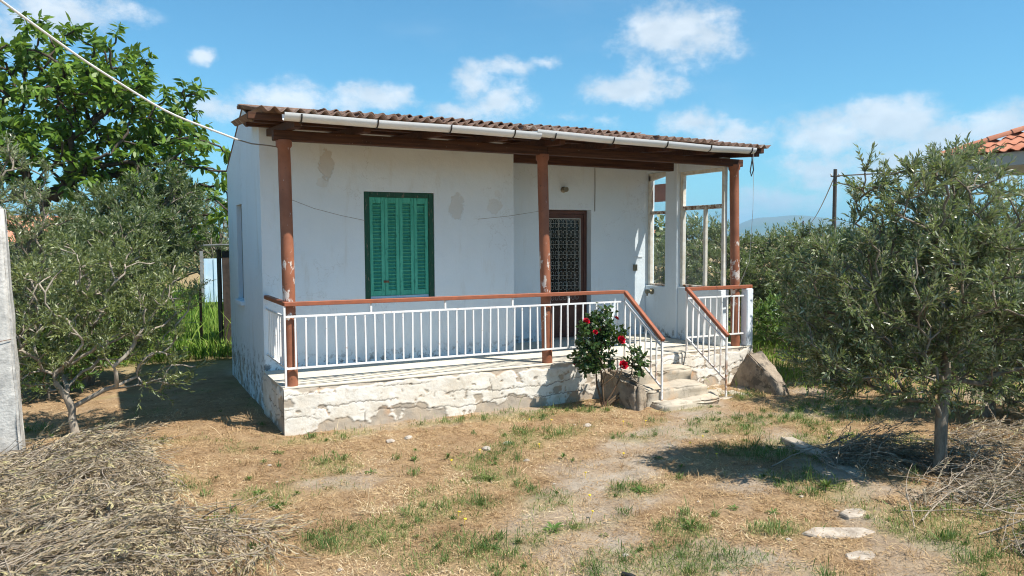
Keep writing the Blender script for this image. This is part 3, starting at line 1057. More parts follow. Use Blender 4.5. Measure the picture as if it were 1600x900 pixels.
mo.tube([(.016 * math.cos(R(45 * i)), 0, .016 * math.sin(R(45 * i))) for i in range(9)], .0034, 4, cap=False)
motif = mo.mesh('scroll_motif', 'grille_paint')
x_first, z_first = 4.245 + .098, 2.335 - .085
for i in range(4):
    for j in range(8):
        place('scroll_motif', motif, door, (x_first + i * hp, YD + .012, z_first - j * vp + .0))
for i in range(4):
    MB().bar((x_first + i * hp, YD + .016, 1.13), (x_first + i * hp, YD + .016, 2.318), .0045, .0045).build('grille_bar', 'grille_paint', door)
for j in range(8):
    MB().bar((4.262, YD + .021, z_first - j * vp), (4.868, YD + .021, z_first - j * vp), .0045, .0045).build('grille_bar', 'grille_paint', door)
MB().lathe([(.02, 0), (.02, .012), (.008, .014), (.008, .05)], (4.215, YD + .012, 1.35), (0, -1, 0)).tube([(4.215, YD - .035, 1.35), (4.30, YD - .035, 1.352)], .007, 6).build('handle', 'brass', door)
MB().box(4.12, 5.02, YR - .04, YR + .2, FLOOR + .001, .484).build('threshold', 'cement', door, bevel=.004)

# ---- small fittings on the wall
MB().lathe([(.045, 0), (.045, .02), (.03, .035), (.03, .07), (.038, .075), (.038, .1), (.02, .1)], (4.49, YR, 2.76), (0, -1, 0), 16).build('lamp_holder', 'brass', house, smooth=True)
MB().box(5.80, 5.87, YR - .03, YR, 1.50, 1.60).box(5.825, 5.845, YR - .034, YR - .03, 1.54, 1.57).build('bell_box', 'brass', house, bevel=.004)
MB().box(5.82, 5.98, YR - .012, YR, 1.715, 1.73).build('wall_batten', 'white_plastic', house)
MB().tube([(5.06, YR - .008, 2.44), (5.065, YR - .008, 2.8), (5.06, YR - .008, 3.2)], .005, 5).build('wall_wire', 'grey_cable', house)
tp = MB().lathe([(.05, 0), (.05, .02), (.03, .03), (.03, .08), (.036, .085), (.036, .12), (.015, .125)], (6.05, 1.74, 1.17), (-1, 0, 0), 14)
tp.tube([(5.97, 1.74, 1.17), (5.95, 1.74, 1.15), (5.95, 1.74, 1.10)], .013, 8)
tp.build('water_tap', 'brass', house, smooth=True)
MB().tube([(.075, .10, 2.43), (.4, .5, 2.36), (.8, .9, 2.3), (1.18, YF - .005, 2.25)], .0025, 4).build('clothes_line', 'grey_cable', house)
MB().tube([(2.72, YF - .004, 2.28), (2.95, .75, 2.31), (3.12, .19, 2.36)], .0025, 4).build('clothes_line', 'grey_cable', house)

# ---- railing
rail = MB().bar((-.045, .022, 1.345), (4.27, .022, 1.325), .055, .045).bar((-.02, .055, 1.345), (-.02, YF, 1.345), .055, .045).build('porch_railing', 'handrail_paint', house, bevel=.005)


def rail_bar(a, b, w=.02):
    return MB().bar(a, b, w, w).build('rail', 'white_rail_paint', rail)


balus = {}


def baluster(x, y, z0, z1, w=.016, name='baluster'):
    key = (round(z1 - z0, 3), w)
    if key not in balus:
        balus[key] = MB().box(-w / 2, w / 2, -w / 2, w / 2, 0, z1 - z0).mesh('baluster', 'white_rail_paint')
    return place(name, balus[key], rail, (x, y, z0), (random.uniform(-.009, .009), random.uniform(-.013, .013), random.uniform(-.1, .1)))


rail_bar((-.05, .022, 1.213), (4.27, .022, 1.198))
rail_bar((-.05, .022, .668), (4.27, .022, .650))
nb = 40
for i in range(1, nb):
    baluster(-.04 + i * (4.31 / nb), .022, .665, 1.205)
for x in (-.04, .885, 1.76, 2.63, 3.42, 4.275):
    baluster(x, .022, FLOOR - .02 if x in (-.04, 4.275) else 1.20, 1.325, .02, 'railing_post')
rail_bar((-.02, .045, 1.205), (-.02, YF, 1.205))
rail_bar((-.02, .045, .665), (-.02, YF, .665))
for i in range(1, 10):
    baluster(-.02, .04 + i * .115, .665, 1.205)
# beside the steps, on the right
MB().bar((5.29, .022, 1.325), (6.52, .06, 1.32), .055, .05).build('handrail', 'handrail_paint', rail, bevel=.005)
rail_bar((5.31, .022, 1.20), (6.38, .055, 1.195))
rail_bar((5.31, .022, .66), (6.38, .055, .655))
for i in range(1, 10):
    baluster(5.31 + i * .107, .022 + .0033 * i, .655, 1.198)
baluster(5.31, .022, FLOOR - .02, 1.30, .022, 'railing_post')
MB().box(6.39, 6.51, .0, .13, FLOOR, 1.295).build('corner_pier', 'limewash', house, bevel=.012)
# stair rails
for (xa, xb, y1, zt) in ((4.275, 4.30, -.715, .79), (5.31, 5.37, -.68, .775)):
    A, B = Vector((xa, .02, 1.325)), Vector((xb, y1, zt))
    MB().bar(A, B + (B - A) * .03, .055, .045).build('handrail', 'handrail_paint', rail, bevel=.005)
    o1, o2 = Vector((0, 0, -.135)), Vector((0, 0, -.62))
    rail_bar(A + o1, B + Vector((0, 0, -.10)))
    rail_bar(A + o2 - Vector((0, 0, .05)), B + Vector((0, 0, -.60)))
    MB().box(xb - .011, xb + .011, y1 - .011, y1 + .011, -.06, zt).build('railing_post', 'white_rail_paint', rail)
    nn = 7
    for i in range(1, nn):
        f = i / nn
        p = A + (B - A) * f
        lo = (A + o2 - Vector((0, 0, .05))) * (1 - f) + (B + Vector((0, 0, -.60))) * f
        hi = (A + o1) * (1 - f) + (B + Vector((0, 0, -.10))) * f
        MB().box(p.x - .008, p.x + .008, p.y - .008, p.y + .008, lo.z, hi.z).build('baluster', 'white_rail_paint', rail)

# ---- glazed screen closing the right end of the porch
XSC = 6.12
lw = MB().box(6.05, 6.20, .17, 1.115, FLOOR, 1.275).box(6.05, 6.20, 1.415, YR - .002, FLOOR, 1.26).build('low_wall', 'limewash', house, bevel=.006)
MB().box(6.03, 6.215, 1.12, 1.41, FLOOR, 3.17).build('pillar', 'limewash', house, bevel=.012)
sc_ = MB().box(6.06, 6.19, .17, 1.116, 3.02, 3.15).box(6.06, 6.19, 1.414, YR - .002, 3.06, 3.17).build('glazed_screen', 'limewash', house)
f2 = MB()
f2.box(6.09, 6.15, .17, .225, 1.28, 3.018).box(6.09, 6.15, 1.055, 1.115, 1.28, 3.018)
f2.box(6.09, 6.15, .225, 1.055, 2.965, 3.018)
f2.build('window_frame', 'old_white_wood', sc_, bevel=.004)
MB().box(6.095, 6.145, .56, .61, 1.315, 2.44).build('mullion', 'old_white_wood', sc_, bevel=.004)
MB().box(6.085, 6.155, .225, 1.055, 2.44, 2.50).build('transom', 'rusty_transom', sc_, bevel=.004)
MB().box(6.085, 6.155, .225, 1.055, 1.28, 1.312).build('transom', 'rusty_transom', sc_, bevel=.003)
f1 = MB()
f1.box(6.09, 6.15, 1.42, 1.455, 1.265, 3.055).box(6.09, 6.15, 1.85, 1.91, 1.265, 3.02)
f1.add([(6.09, 1.455, 3.0), (6.15, 1.455, 3.0), (6.09, 1.91, 2.93), (6.15, 1.91, 2.93), (6.09, 1.455, 3.055), (6.15, 1.455, 3.055), (6.09, 1.91, 3.055), (6.15, 1.91, 3.055)],
       [(0, 2, 3, 1), (4, 5, 7, 6), (0, 1, 5, 4), (2, 6, 7, 3), (0, 4, 6, 2), (1, 3, 7, 5)])
f1.build('window_frame', 'old_white_wood', sc_, bevel=.004)
MB().box(6.085, 6.155, 1.455, 1.85, 2.40, 2.45).build('transom', 'rusty_transom', sc_, bevel=.004)
MB().box(6.085, 6.155, 1.455, 1.85, 1.265, 1.292).build('transom', 'rusty_transom', sc_, bevel=.003)
for (a, b, c, d) in ((.61, 1.055, 1.312, 2.44), (.225, .56, 1.312, 2.44), (1.455, 1.85, 1.292, 2.40), (1.455, 1.85, 2.45, 2.95)):
    MB().add([(6.12, b, c), (6.12, a, c), (6.12, a, d), (6.12, b, d)], [(0, 1, 2, 3)]).build('pane', 'window_glass', sc_)
MB().box(6.16, 6.175, 1.56, 1.84, 2.60, 2.88).build('stand_in_board', 'faded_pink', sc_)  # board added to stand in for an unidentified pink shape in this pane

# ---- cable loop and string at the right post
MB().tube([(5.98, -.46, 3.17), (6.0, -.44, 3.05), (5.97, -.44, 2.9), (6.0, -.43, 2.84), (6.03, -.44, 2.92), (6.0, -.44, 3.08), (6.02, -.42, 3.16)], .008, 6).build('cable_loop', 'black_iron', house)
MB().tube([(6.03, -.44, 3.15), (6.05, -.42, 2.4), (6.12, -.3, 1.7), (6.2, -.03, 1.34)], .004, 4).build('string', 'white_cable', house)

# ---- white service cable coming in to the left post
pts = [(-2.92, -1.56, 4.22), (-2.32, -.76, 3.91), (-1.77, -.39, 3.575), (-1.1, -.09, 3.215), (-.44, .15, 3.03)]
P = np.array(pts)
tt = np.linspace(0, 1, 28)
cc = np.stack([np.interp(tt, np.linspace(0, 1, 5), P[:, i]) for i in range(3)], -1)
for _ in range(3):
    cc[1:-1] = (cc[:-2] + cc[1:-1] * 2 + cc[2:]) / 4
cable = thing('service_cable', 'thick white cable sagging in from above to the left porch post', 'cable', (0.0, .1, 3.0))
MB().tube([tuple(p) for p in cc], .0105, 8).build('sheath', 'white_cable', cable, (0.0, .1, 3.0), smooth=True)
MB().tube([(-.45, .148, 3.032), (-.3, .15, 2.995), (-.15, .13, 2.985), (-.05, .115, 2.972)], .007, 6).build('wire_end', 'grey_cable', cable, (0.0, .1, 3.0), smooth=True)

# ------------------------------------------------------------------ blocks, slabs and stones by the steps
b = rough_solid('concrete_block', [(3.85, -.82, -.1), (4.04, -.80, -.1), (3.87, -.02, -.1), (4.04, -.02, -.1), (3.87, -.78, .30), (4.02, -.76, .28), (3.89, -.02, .37), (4.03, -.02, .38)], 'block_concrete', None, .045, 8, 11, (0, 0, 0), 6, .025)
tag(b, 'rounded brown concrete block at the left cheek of the porch steps beside the rose', 'block')
b = rough_solid('concrete_wedge', [(5.95, -1.04, -.12), (6.18, -1.06, -.12), (5.98, -.03, -.12), (6.30, -.03, -.12), (5.98, -.96, .14), (6.14, -.98, .12), (6.0, -.40, .465), (6.28, -.40, .47)], 'block_concrete', None, .028, 9, 15, (0, 0, 0), 8, -.006)
tag(b, 'sloping mossy concrete buttress standing to the right of the porch steps', 'buttress')


def flat_slab(name, cx, cy, pts, th, label, group=None, mat='slab_stone', tilt=0.0, rz=0.0, sc=.68):
    z = float(gh(cx, cy))
    n = len(pts)
    pts = [(x * sc, y * sc) for x, y in pts]
    V = [(x, y, -.05) for x, y in pts] + [(x * .97, y * .97, th + tilt * x) for x, y in pts]
    Fq = [tuple(range(n))[::-1], tuple(range(n, 2 * n))] + [(i, (i + 1) % n, n + (i + 1) % n, n + i) for i in range(n)]
    me = MB().add(V, Fq).mesh(name, mat, bevel=.008)
    o = place(name, me, None, (cx, cy, z), (0, 0, rz))
    return tag(o, label, 'slab', group)


flat_slab('paving_slab', 2.94, -4.53, [(-.17, -.07), (-.02, -.12), (.15, -.05), (.17, .06), (.0, .10), (-.14, .06)], .010, 'small pale broken slab, farthest of the three towards the olive trunk')
flat_slab('paving_slab', 2.56, -4.72, [(-.34, .16), (-.28, .02), (.02, -.19), (.30, -.20), (.28, -.06), (.02, .10), (-.12, .20)], .014, 'largest pale broken slab lying between two smaller pieces in dry grass', tilt=.03)
flat_slab('paving_slab', 2.36, -5.05, [(-.17, .02), (-.08, -.09), (.10, -.10), (.17, .02), (.06, .09), (-.1, .10)], .008, 'pale stone sliver sunk in the dirt below the largest slab')
flat_slab('kerb_strip', 3.98, -3.4, [(-.05, -.75), (.07, -.72), (.13, .1), (.10, .72), (-.02, .75), (-.03, .1)], .022, 'narrow grey concrete edging strip in the shade of the olive tree', mat='cement', rz=R(-18), sc=1.0)

ico = bmesh.new()
bmesh.ops.create_icosphere(ico, subdivisions=2, radius=1)
st_meshes = []
for k in range(4):
    bm = ico.copy()
    from mathutils import noise as mn
    for v in bm.verts:
        v.co *= 1 + .35 * mn.noise(v.co * 1.3 + Vector((k * 5, 0, 0)))
        v.co.z *= .5
    me = bpy.data.meshes.new('stone')
    bm.to_mesh(me)
    bm.free()
    me.materials.append(MT['field_stone'])
    st_meshes.append(me)
hz = thing('hose_stub', 'short black rubber hose end sticking out of the dirt', 'hose', (1.0, -4.60, float(gh(1.0, -4.60))))
hz.scale = (.55, .55, .55)
MB().tube([(.06, -.10, -.03), (.03, -.04, .02), (-.02, .03, .035), (-.05, .08, .03)], [.024, .026, .027, .027], 10).build('hose', 'black_rubber', hz, smooth=True)
MB().tube([(-.05, .08, .03), (-.06, .10, .029)], .031, 10).build('collar', 'black_rubber', hz, smooth=True)


# ------------------------------------------------------------------ trees
def grow(trunk, attractors, g, alpha=.4, jit=.06, sag=0.0):
    """join every attractor point to the nearest earlier node: returns nodes, parents"""
    nodes = [np.array(p, float) for p in trunk]
    par = [-1] + list(range(len(trunk) - 1))
    plen = [0.0]
    for i in range(1, len(nodes)):
        plen.append(plen[-1] + np.linalg.norm(nodes[i] - nodes[i - 1]))
    fork = nodes[-1]
    first = max(1, len(trunk) // 2)
    order = np.argsort(np.linalg.norm(attractors - fork, axis=1))
    cap = len(nodes) + 3 * len(attractors) + 10
    arr = np.zeros((cap, 3))
    arr[:len(nodes)] = nodes
    pl = np.zeros(cap)
    pl[:len(nodes)] = plen
    n = len(nodes)
    tips = []
    for k in order:
        a = attractors[k]
        cost = np.linalg.norm(arr[:n] - a, axis=1) + alpha * pl[:n]
        cost[:first] += 10
        j = int(np.argmin(cost))
        p = arr[j]
        d = np.linalg.norm(a - p)
        q = j
        for f in ((.4, .75) if d > .25 else (.5,)):
            mid = p + (a - p) * f + g.normal(size=3) * d * jit
            mid[2] += .10 * d * (1 - f) + sag * d * f
            arr[n] = mid
            pl[n] = pl[q] + np.linalg.norm(mid - arr[q])
            par.append(q)
            q = n
            n += 1
        arr[n] = a
        pl[n] = pl[q] + np.linalg.norm(a - arr[q])
        par.append(q)
        tips.append(n)
        n += 1
    return arr[:n], np.array(par), np.array(tips)


def branch_chains(nodes, par, r_tip, r_base, expo=.5):
    n = len(nodes)
    cnt = np.zeros(n)
    kids = [[] for _ in range(n)]
    for i in range(n - 1, 0, -1):
        kids[par[i]].append(i)
    for i in range(n - 1, -1, -1):
        cnt[i] = max(1, sum(cnt[k] for k in kids[i]))
    rad = r_tip + (r_base - r_tip) * (cnt / cnt[0]) ** expo
    chains, starts = [], [(0, None)]
    while starts:
        i, p = starts.pop()
        pts, rr = ([nodes[p]], [rad[i]]) if p is not None else ([], [])
        while True:
            pts.append(nodes[i])
            rr.append(rad[i])
            if not kids[i]:
                break
            ks = sorted(kids[i], key=lambda q: -cnt[q])
            starts += [(q, i) for q in ks[1:]]
            i = ks[0]
        if len(pts) > 1:
            rr = np.array(rr)
            chains.append((np.array(pts), rr))
    return chains


def lobes_points(lobes, n, g, shell=.45):
    """random points in a union of ellipsoids, denser towards the surface"""
    vol = np.array([l[3] * l[4] * l[5] for l in lobes]) ** .8
    which = g.choice(len(lobes), n, p=vol / vol.sum())
    d = rand_unit(n, g)
    r_ = g.uniform(shell ** 3, 1, n) ** (1 / 3)
    L = np.array(lobes)
    return L[which, :3] + d * r_[:, None] * L[which, 3:6]


def shoots_leaves(orig, outd, g, per, ln, leaves, L, W, up=.3, droop=.0, spread=.9, pair_ang=50, six=False, curl=.12, hang=.0, wshoot=.45):
    """leafy shoots from each origin: returns shoot chains and leaf arrays"""
    n = len(orig) * per
    O = np.repeat(orig, per, 0)
    D = unit(np.repeat(unit(outd), per, 0) * .8 + rand_unit(n, g) * spread + np.array([0, 0, up]))
    LN = ln * g.uniform(.55, 1.25, n)
    E = O + D * LN[:, None] - np.array([0, 0, 1.]) * (droop * LN)[:, None]
    Mi = O + D * LN[:, None] * .5
    tt = np.tile((np.arange(leaves) + .6) / leaves, n)
    k = np.repeat(np.arange(n), leaves)
    tcol = tt[:, None]
    Bp = (1 - tcol) ** 2 * O[k] + 2 * tcol * (1 - tcol) * Mi[k] + tcol ** 2 * E[k]
    Tn = unit(2 * (1 - tcol) * (Mi[k] - O[k]) + 2 * tcol * (E[k] - Mi[k]) + 1e-6)
    sidev = unit(np.cross(Tn, rand_unit(len(k), g)))
    a = np.radians(pair_ang + g.normal(0, 14, len(k)))[:, None] * (1 - .5 * tcol)
    LD = unit(Tn * np.cos(a) + sidev * np.sin(a) - np.array([0, 0, hang]))
    Nn = unit(np.array([0, 0, 1.]) + .85 * g.normal(size=(len(k), 3)))
    Nn[np.abs((Nn * LD).sum(1)) > .95] += .3
    le = L * g.uniform(.65, 1.2, len(k))
    wi = W * g.uniform(.7, 1.2, len(k))
    tree_rnd = np.repeat(g.uniform(0, 1, n), leaves) * wshoot + g.uniform(0, 1, len(k)) * (1 - wshoot)
    V, Fq, rn = leaf_arrays(Bp, LD, Nn, le, wi, tree_rnd, six, curl)
    ch = [(np.stack([O[i], Mi[i], E[i]]), np.array([.0026, .0020, .0010])) for i in range(n)]
    return ch, V, Fq, rn


def make_tree(name, label, cat, base, trunk, lobes, n_attr, r_base, r_tip, shoots, leafm, barkm, seed, alpha=.4, group=None, draw_shoots=True, shell=.45, sag=0.0, jit=.06, expo=.5, extra=None):
    g = np.random.default_rng(seed)
    base = np.array(base, float)
    th = thing(name, label, cat, tuple(base), group)
    at = lobes_points(lobes, n_attr, g, shell)
    at[:, 2] = np.maximum(at[:, 2], .25)
    nodes, par, tips = grow(trunk, at, g, alpha, jit, sag)
    chains = branch_chains(nodes, par, r_tip, r_base, expo)
    outd = nodes[tips] - nodes[par[tips]]
    ch, V, Fq, rn = shoots_leaves(nodes[tips], outd, g, **shoots)
    big, thin = [], []
    # flare of the root
    chains[0][1][0] *= 1.35
    TV, TF = tube_arrays(chains, 7)
    np_object('trunk', TV, TF, barkm, th, smooth=True)
    cr = np_object('crown', V, Fq, leafm, th, {'rnd': rn})
    cr['kind'] = 'stuff'
    if draw_shoots:
        SV, SF = tube_arrays(ch, 3)
        so = np_object('twigs', SV, SF, barkm, th)
        so['kind'] = 'stuff'
    return th


OL = dict(per=7, ln=.20, leaves=15, L=.054, W=.0145, up=.5, droop=.12, spread=.85)


def olive(label, x, y, lobes, n, r=.055, seed=1, leafm='olive_leaf', barkm='olive_bark', trunk=None, sh=None, group='olive trees around the yard', draw=True, **kw):
    z = float(gh(x, y)) - .04
    s_ = dict(OL)
    s_.update(sh or {})
    trunk = trunk or [(0, 0, 0), (.01, .0, .25), (.02, .01, .5), (.03, .02, .72)]
    return make_tree('olive_tree', label, 'olive tree', (x, y, z), trunk, lobes, n, r, .004, s_, leafm, barkm, seed, group=group, draw_shoots=draw, **kw)


# the one in front on the right, single grey trunk
olive('bushy olive tree with a single straight grey trunk standing before the porch end', 4.40, -4.21,
      [(.888 * l, -.46 * l + d, z, r1, r1, r2) for l, d, z, r1, r2 in ((-.88, .1, 1.5, .42, .46), (-.45, 0, 1.6, .58, .52), (-.40, 0, 2.25, .36, .48), (.10, .1, 2.2, .38, .48), (.10, 0, 1.5, .62, .55), (.62, 0, 1.75, .5, .6),
       (-.82, 0, 1.0, .40, .32), (-.42, -.1, .88, .38, .26), (.40, 0, 1.05, .5, .3), (.85, 0, 1.2, .45, .4), (-.15, .2, 1.2, .5, .4))],
      540, .050, 31, trunk=[(0, 0, 0), (-.015, .0, .25), (-.005, .008, .5), (.03, .01, .75), (.05, .02, 1.0)], sh=dict(per=7, spread=.8))
olive('tall olive tree growing behind the straight-trunked olive towards the tiled house', 7.1, -3.0,
      [(0, 0, 1.7, .9, .9, .85), (-.25, .2, 2.55, .5, .5, .55), (-.5, .2, 1.5, .6, .6, .6), (.5, -.4, 2.2, .6, .6, .65), (.3, -.3, 1.2, .8, .8, .5), (.0, .1, .75, .8, .7, .38), (.8, -.5, .7, .8, .7, .4), (.0, -.3, .42, .75, .6, .32)], 600, .06, 32, leafm='olive_leaf')
olive('olive tree with low branches between the concrete buttress and the straight-trunked olive', 7.6, -.6,
      [(0, 0, 1.35, .85, .8, .75), (-.3, .3, 1.75, .5, .5, .45), (.6, -.3, 1.6, .7, .7, .7), (.2, .2, .8, .8, .8, .4), (.1, -.2, .5, .9, .8, .28)], 420, .06, 33, leafm='olive_leaf_dark', sh=dict(L=.06, W=.016))
olive('grey-green olive tree seen through the glazed porch screen', 8.75, 3.25,
      [(0, 0, 1.5, .9, .9, .75), (-.2, .2, 2.0, .6, .6, .5), (.7, -.4, 1.4, .7, .7, .7), (0, 0, .8, .9, .9, .5)], 380, .08, 34, sh=dict(L=.075, W=.02, ln=.26), draw=False)
olive('second olive tree behind the porch screen, nearer its back pane', 9.7, 6.2,
      [(0, 0, 1.3, 1.1, 1.0, .7), (.2, .2, .8, 1.0, 1.0, .5)], 300, .08, 44, 'olive_leaf_dark', sh=dict(L=.085, W=.023, ln=.3), draw=False)
olive('grey-green olive tree standing just past the corner of the porch', 10.4, 2.4,
      [(0, 0, 1.3, 1.2, 1.1, .75), (-.3, .2, 1.8, .6, .6, .45), (.9, -.5, 1.4, .9, .9, .7), (0, 0, .8, 1.2, 1.1, .5)], 360, .08, 45, sh=dict(L=.08, W=.021, ln=.28), draw=False)
olive('distant olive tree behind the porch end, below the hills', 13.8, 3.8,
      [(0, 0, 1.4, 1.5, 1.4, .85), (-.8, .3, 1.6, .9, .9, .6), (.8, -.3, 1.5, .9, .9, .7)], 300, .09, 35, 'olive_leaf_dark', sh=dict(L=.09, W=.024, ln=.32, per=6), draw=False)
# left: sparse young one with a forked pale trunk
olive('sparse young olive tree with pale forked limbs behind the brushwood heap', -2.0, .95,
      [(.05, .0, 1.6, .65, .6, .5), (.55, .0, 1.5, .65, .55, .55), (.85, -.1, 1.3, .38, .36, .35), (-.2, -.1, 1.15, .55, .5, .42), (.85, .1, .68, .42, .36, .28), (-.3, 0, .75, .35, .35, .25), (.4, 0, 1.1, .6, .5, .4)], 260, .042, 37, 'olive_leaf_yellowish', 'pale_bark',
      trunk=[(0, 0, 0), (-.01, 0, .12), (-.03, .01, .24), (-.03, .01, .36)], sh=dict(per=6, leaves=13, spread=.75), draw=False)
olive('tall grey olive tree rising over the top of the concrete post', -2.75, 3.1,
      [(0, 0, 2.0, .75, .75, .8), (.05, .1, 2.8, .45, .45, .5), (-.4, 0, 1.3, .7, .7, .6), (.3, .1, 1.2, .6, .6, .6)], 380, .07, 38, 'olive_leaf', sh=dict(per=6))
olive('dark olive tree in the back corner beside the house wall', -1.25, 6.7,
      [(0, 0, 2.3, .95, .9, .8), (.5, -.2, 2.7, .6, .6, .6), (-.6, 0, 2.0, .8, .8, .8), (.0, 0, 1.7, .8, .7, .4)], 330, .09, 39, 'olive_leaf_dark', sh=dict(L=.085, W=.023, ln=.27), draw=False)
olive('olive tree in the second row on the left, crown down to the weeds', -2.0, 4.3,
      [(0, 0, 1.5, .95, .9, .9), (.55, -.1, 1.9, .6, .6, .6), (-.5, 0, .9, .8, .8, .6), (.3, 0, .9, .7, .7, .5)], 400, .08, 40, 'olive_leaf_dark', sh=dict(L=.075, W=.021, ln=.25), draw=False)
olive('far olive tree behind the pale blue gate', 1.2, 16.5,
      [(0, 0, 2.2, 1.6, 1.5, 1.2), (-.8, 0, 2.6, 1.0, 1.0, .9), (-1.8, .5, 1.8, 1.4, 1.2, 1.1)], 300, .1, 41, 'olive_leaf_dark', sh=dict(L=.11, W=.03, ln=.4, per=6), draw=False)

# tall broad-leaved tree behind on the left
make_tree('broadleaf_tree', 'tall broad-leaved tree with hanging leaf clusters rising above the olives on the left', 'tree', (-2.75, 8.4, -.06),
          [(0, 0, 0), (.0, .0, .8), (.05, 0, 1.6), (.0, 0, 2.3), (.05, 0, 2.9)],
          [(.3, 0, 4.7, 1.6, 1.5, 1.3), (1.2, -.5, 4.1, 1.5, 1.2, 1.0), (-1.0, .4, 4.6, 1.5, 1.4, 1.4), (.9, -.3, 5.4, 1.1, 1.0, .75), (2.5, -1.2, 3.3, 1.1, .8, .6), (-.3, 0, 3.4, 1.6, 1.3, .7), (1.9, -.8, 4.6, .8, .7, .6), (1.4, -.7, 3.2, 1.2, .8, .6), (2.7, -1.3, 2.75, .9, .6, .5), (2.0, -.9, 3.9, .9, .7, .5)],
          500, .13, .009, dict(per=2, ln=.26, leaves=11, L=.18, W=.07, up=.45, droop=.1, spread=.8, pair_ang=75, six=True, curl=.22, hang=.55), 'broad_leaf', 'dark_bark', 60, alpha=.3, shell=.45)

# bright shrub on the right
make_tree('leafy_shrub', 'bright green leafy shrub behind the concrete buttress', 'shrub', (9.0, 1.6, -.05), [(0, 0, 0), (0, 0, .12), (.02, 0, .22)],
          [(0, 0, .55, .75, .7, .42), (.5, -.3, .4, .5, .5, .3)], 120, .02, .004, dict(per=5, ln=.22, leaves=10, L=.08, W=.028, up=.6, six=True), 'shrub_leaf', 'olive_bark', 61)
make_tree('leafy_shrub', 'light green weedy bush in the gap under the left olive trees', 'shrub', (-2.4, 3.3, -.05), [(0, 0, 0), (0, 0, .12), (.02, 0, .22)],
          [(0, 0, .5, .7, .6, .42), (.4, .3, .9, .45, .45, .4)], 110, .02, .004, dict(per=5, ln=.22, leaves=10, L=.075, W=.026, up=.6, six=True), 'shrub_leaf', 'olive_bark', 62)

# ------------------------------------------------------------------ rose bush
g = np.random.default_rng(5)
RB = np.array((3.66, -.42, -.06))
rose = thing('rose_bush', 'rose bush with dark leaves and red blooms growing against the porch base', 'rose bush', tuple(RB))
lobes = [(-.12, .0, .92, .24, .2, .22), (-.24, .0, .68, .17, .16, .20), (.0, .0, 1.08, .15, .15, .14), (-.12, 0, .60, .2, .17, .2), (.36, -.08, .58, .10, .10, .17), (.10, -.03, .86, .14, .13, .15)]
at = lobes_points(lobes, 150, g, .3)
nodes, par, tips = grow([(0, 0, 0), (-.01, 0, .06), (-.02, 0, .14)], at, g, .55, .07)
chains = branch_chains(nodes, par, .003, .012, .45)
chains += [(np.array([(.0, 0, .05), (.10, -.03, .2), (.17, -.05, .34), (.22, -.05, .48)]), np.array([.014, .012, .009, .006])),
           (np.array([(.02, 0, .05), (.15, -.02, .14), (.28, -.04, .24), (.36, -.06, .42), (.38, -.06, .6)]), np.array([.015, .013, .011, .008, .004])),
           (np.array([(-.02, 0, .02), (-.10, .02, .3), (-.12, .02, .6), (-.10, .02, .9)]), np.array([.014, .012, .009, .005])),
           (np.array([(.03, 0, .02), (.12, -.03, .10), (.2, -.05, .13), (.28, -.06, .12)]), np.array([.016, .014, .01, .006]))]
TV, TF = tube_arrays(chains, 6)
np_object('stems', TV, TF, 'rose_cane', rose, smooth=True)['kind'] = 'stuff'
ch, V, Fq, rn = shoots_leaves(nodes[tips], nodes[tips] - nodes[par[tips]], g, per=3, ln=.10, leaves=7, L=.055, W=.036, up=.2, spread=1.0, pair_ang=65, six=True, curl=.15, hang=.2)
np_object('foliage', V, Fq, 'rose_leaf', rose, {'rnd': rn})['kind'] = 'stuff'


def bloom_mesh():
    B, D, Nn, L, W = [], [], [], [], []
    for ring, (cnt, tilt, ln, wd) in enumerate(((5, 12, .045, .036), (6, 28, .052, .046), (7, 48, .056, .052), (7, 72, .056, .054))):
        for i in range(cnt):
            a = 2 * math.pi * (i + .4 * ring) / cnt
            o = np.array((math.cos(a), math.sin(a), 0))
            tl = R(tilt)
            B.append(o * (.006 + .004 * ring))
            D.append(o * math.sin(tl) + np.array((0, 0, 1)) * math.cos(tl))
            Nn.append(-o * math.cos(tl) + np.array((0, 0, 1)) * math.sin(tl))
            L.append(ln)
            W.append(wd)
    V, Fq, _ = leaf_arrays(np.array(B), np.array(D), np.array(Nn), np.array(L), np.array(W), np.zeros(len(B)), True, -.25)
    return MB().add(V, [tuple(f) for f in Fq]).mesh('bloom', 'rose_red', smooth=True)


bm_ = bloom_mesh()
for (x, y, z, s_, rot) in ((3.30, -.56, 1.04, 1.15, (.7, .1, 0)), (3.80, -.46, 1.04, .95, (.6, .2, 1)), (3.74, -.64, .80, 1.45, (1.0, .2, 0)), (3.76, -.66, .50, 1.5, (1.0, -.2, 0)),
                           (3.72, -.36, 1.14, .38, (.2, .2, 0)), (3.36, -.66, .92, .8, (.9, -.3, 0)), (3.78, -.38, .99, .7, (.7, .5, 1)), (3.50, -.54, .93, .4, (.9, 0, 2)), (3.22, -.42, .52, .35, (.9, -.5, 1)), (3.40, -.5, .90, .4, (.9, -.5, 0))):
    s_ *= .64
    place('bloom', bm_, rose, (x - RB[0], y - RB[1], z - RB[2]), rot, (s_, s_, s_))


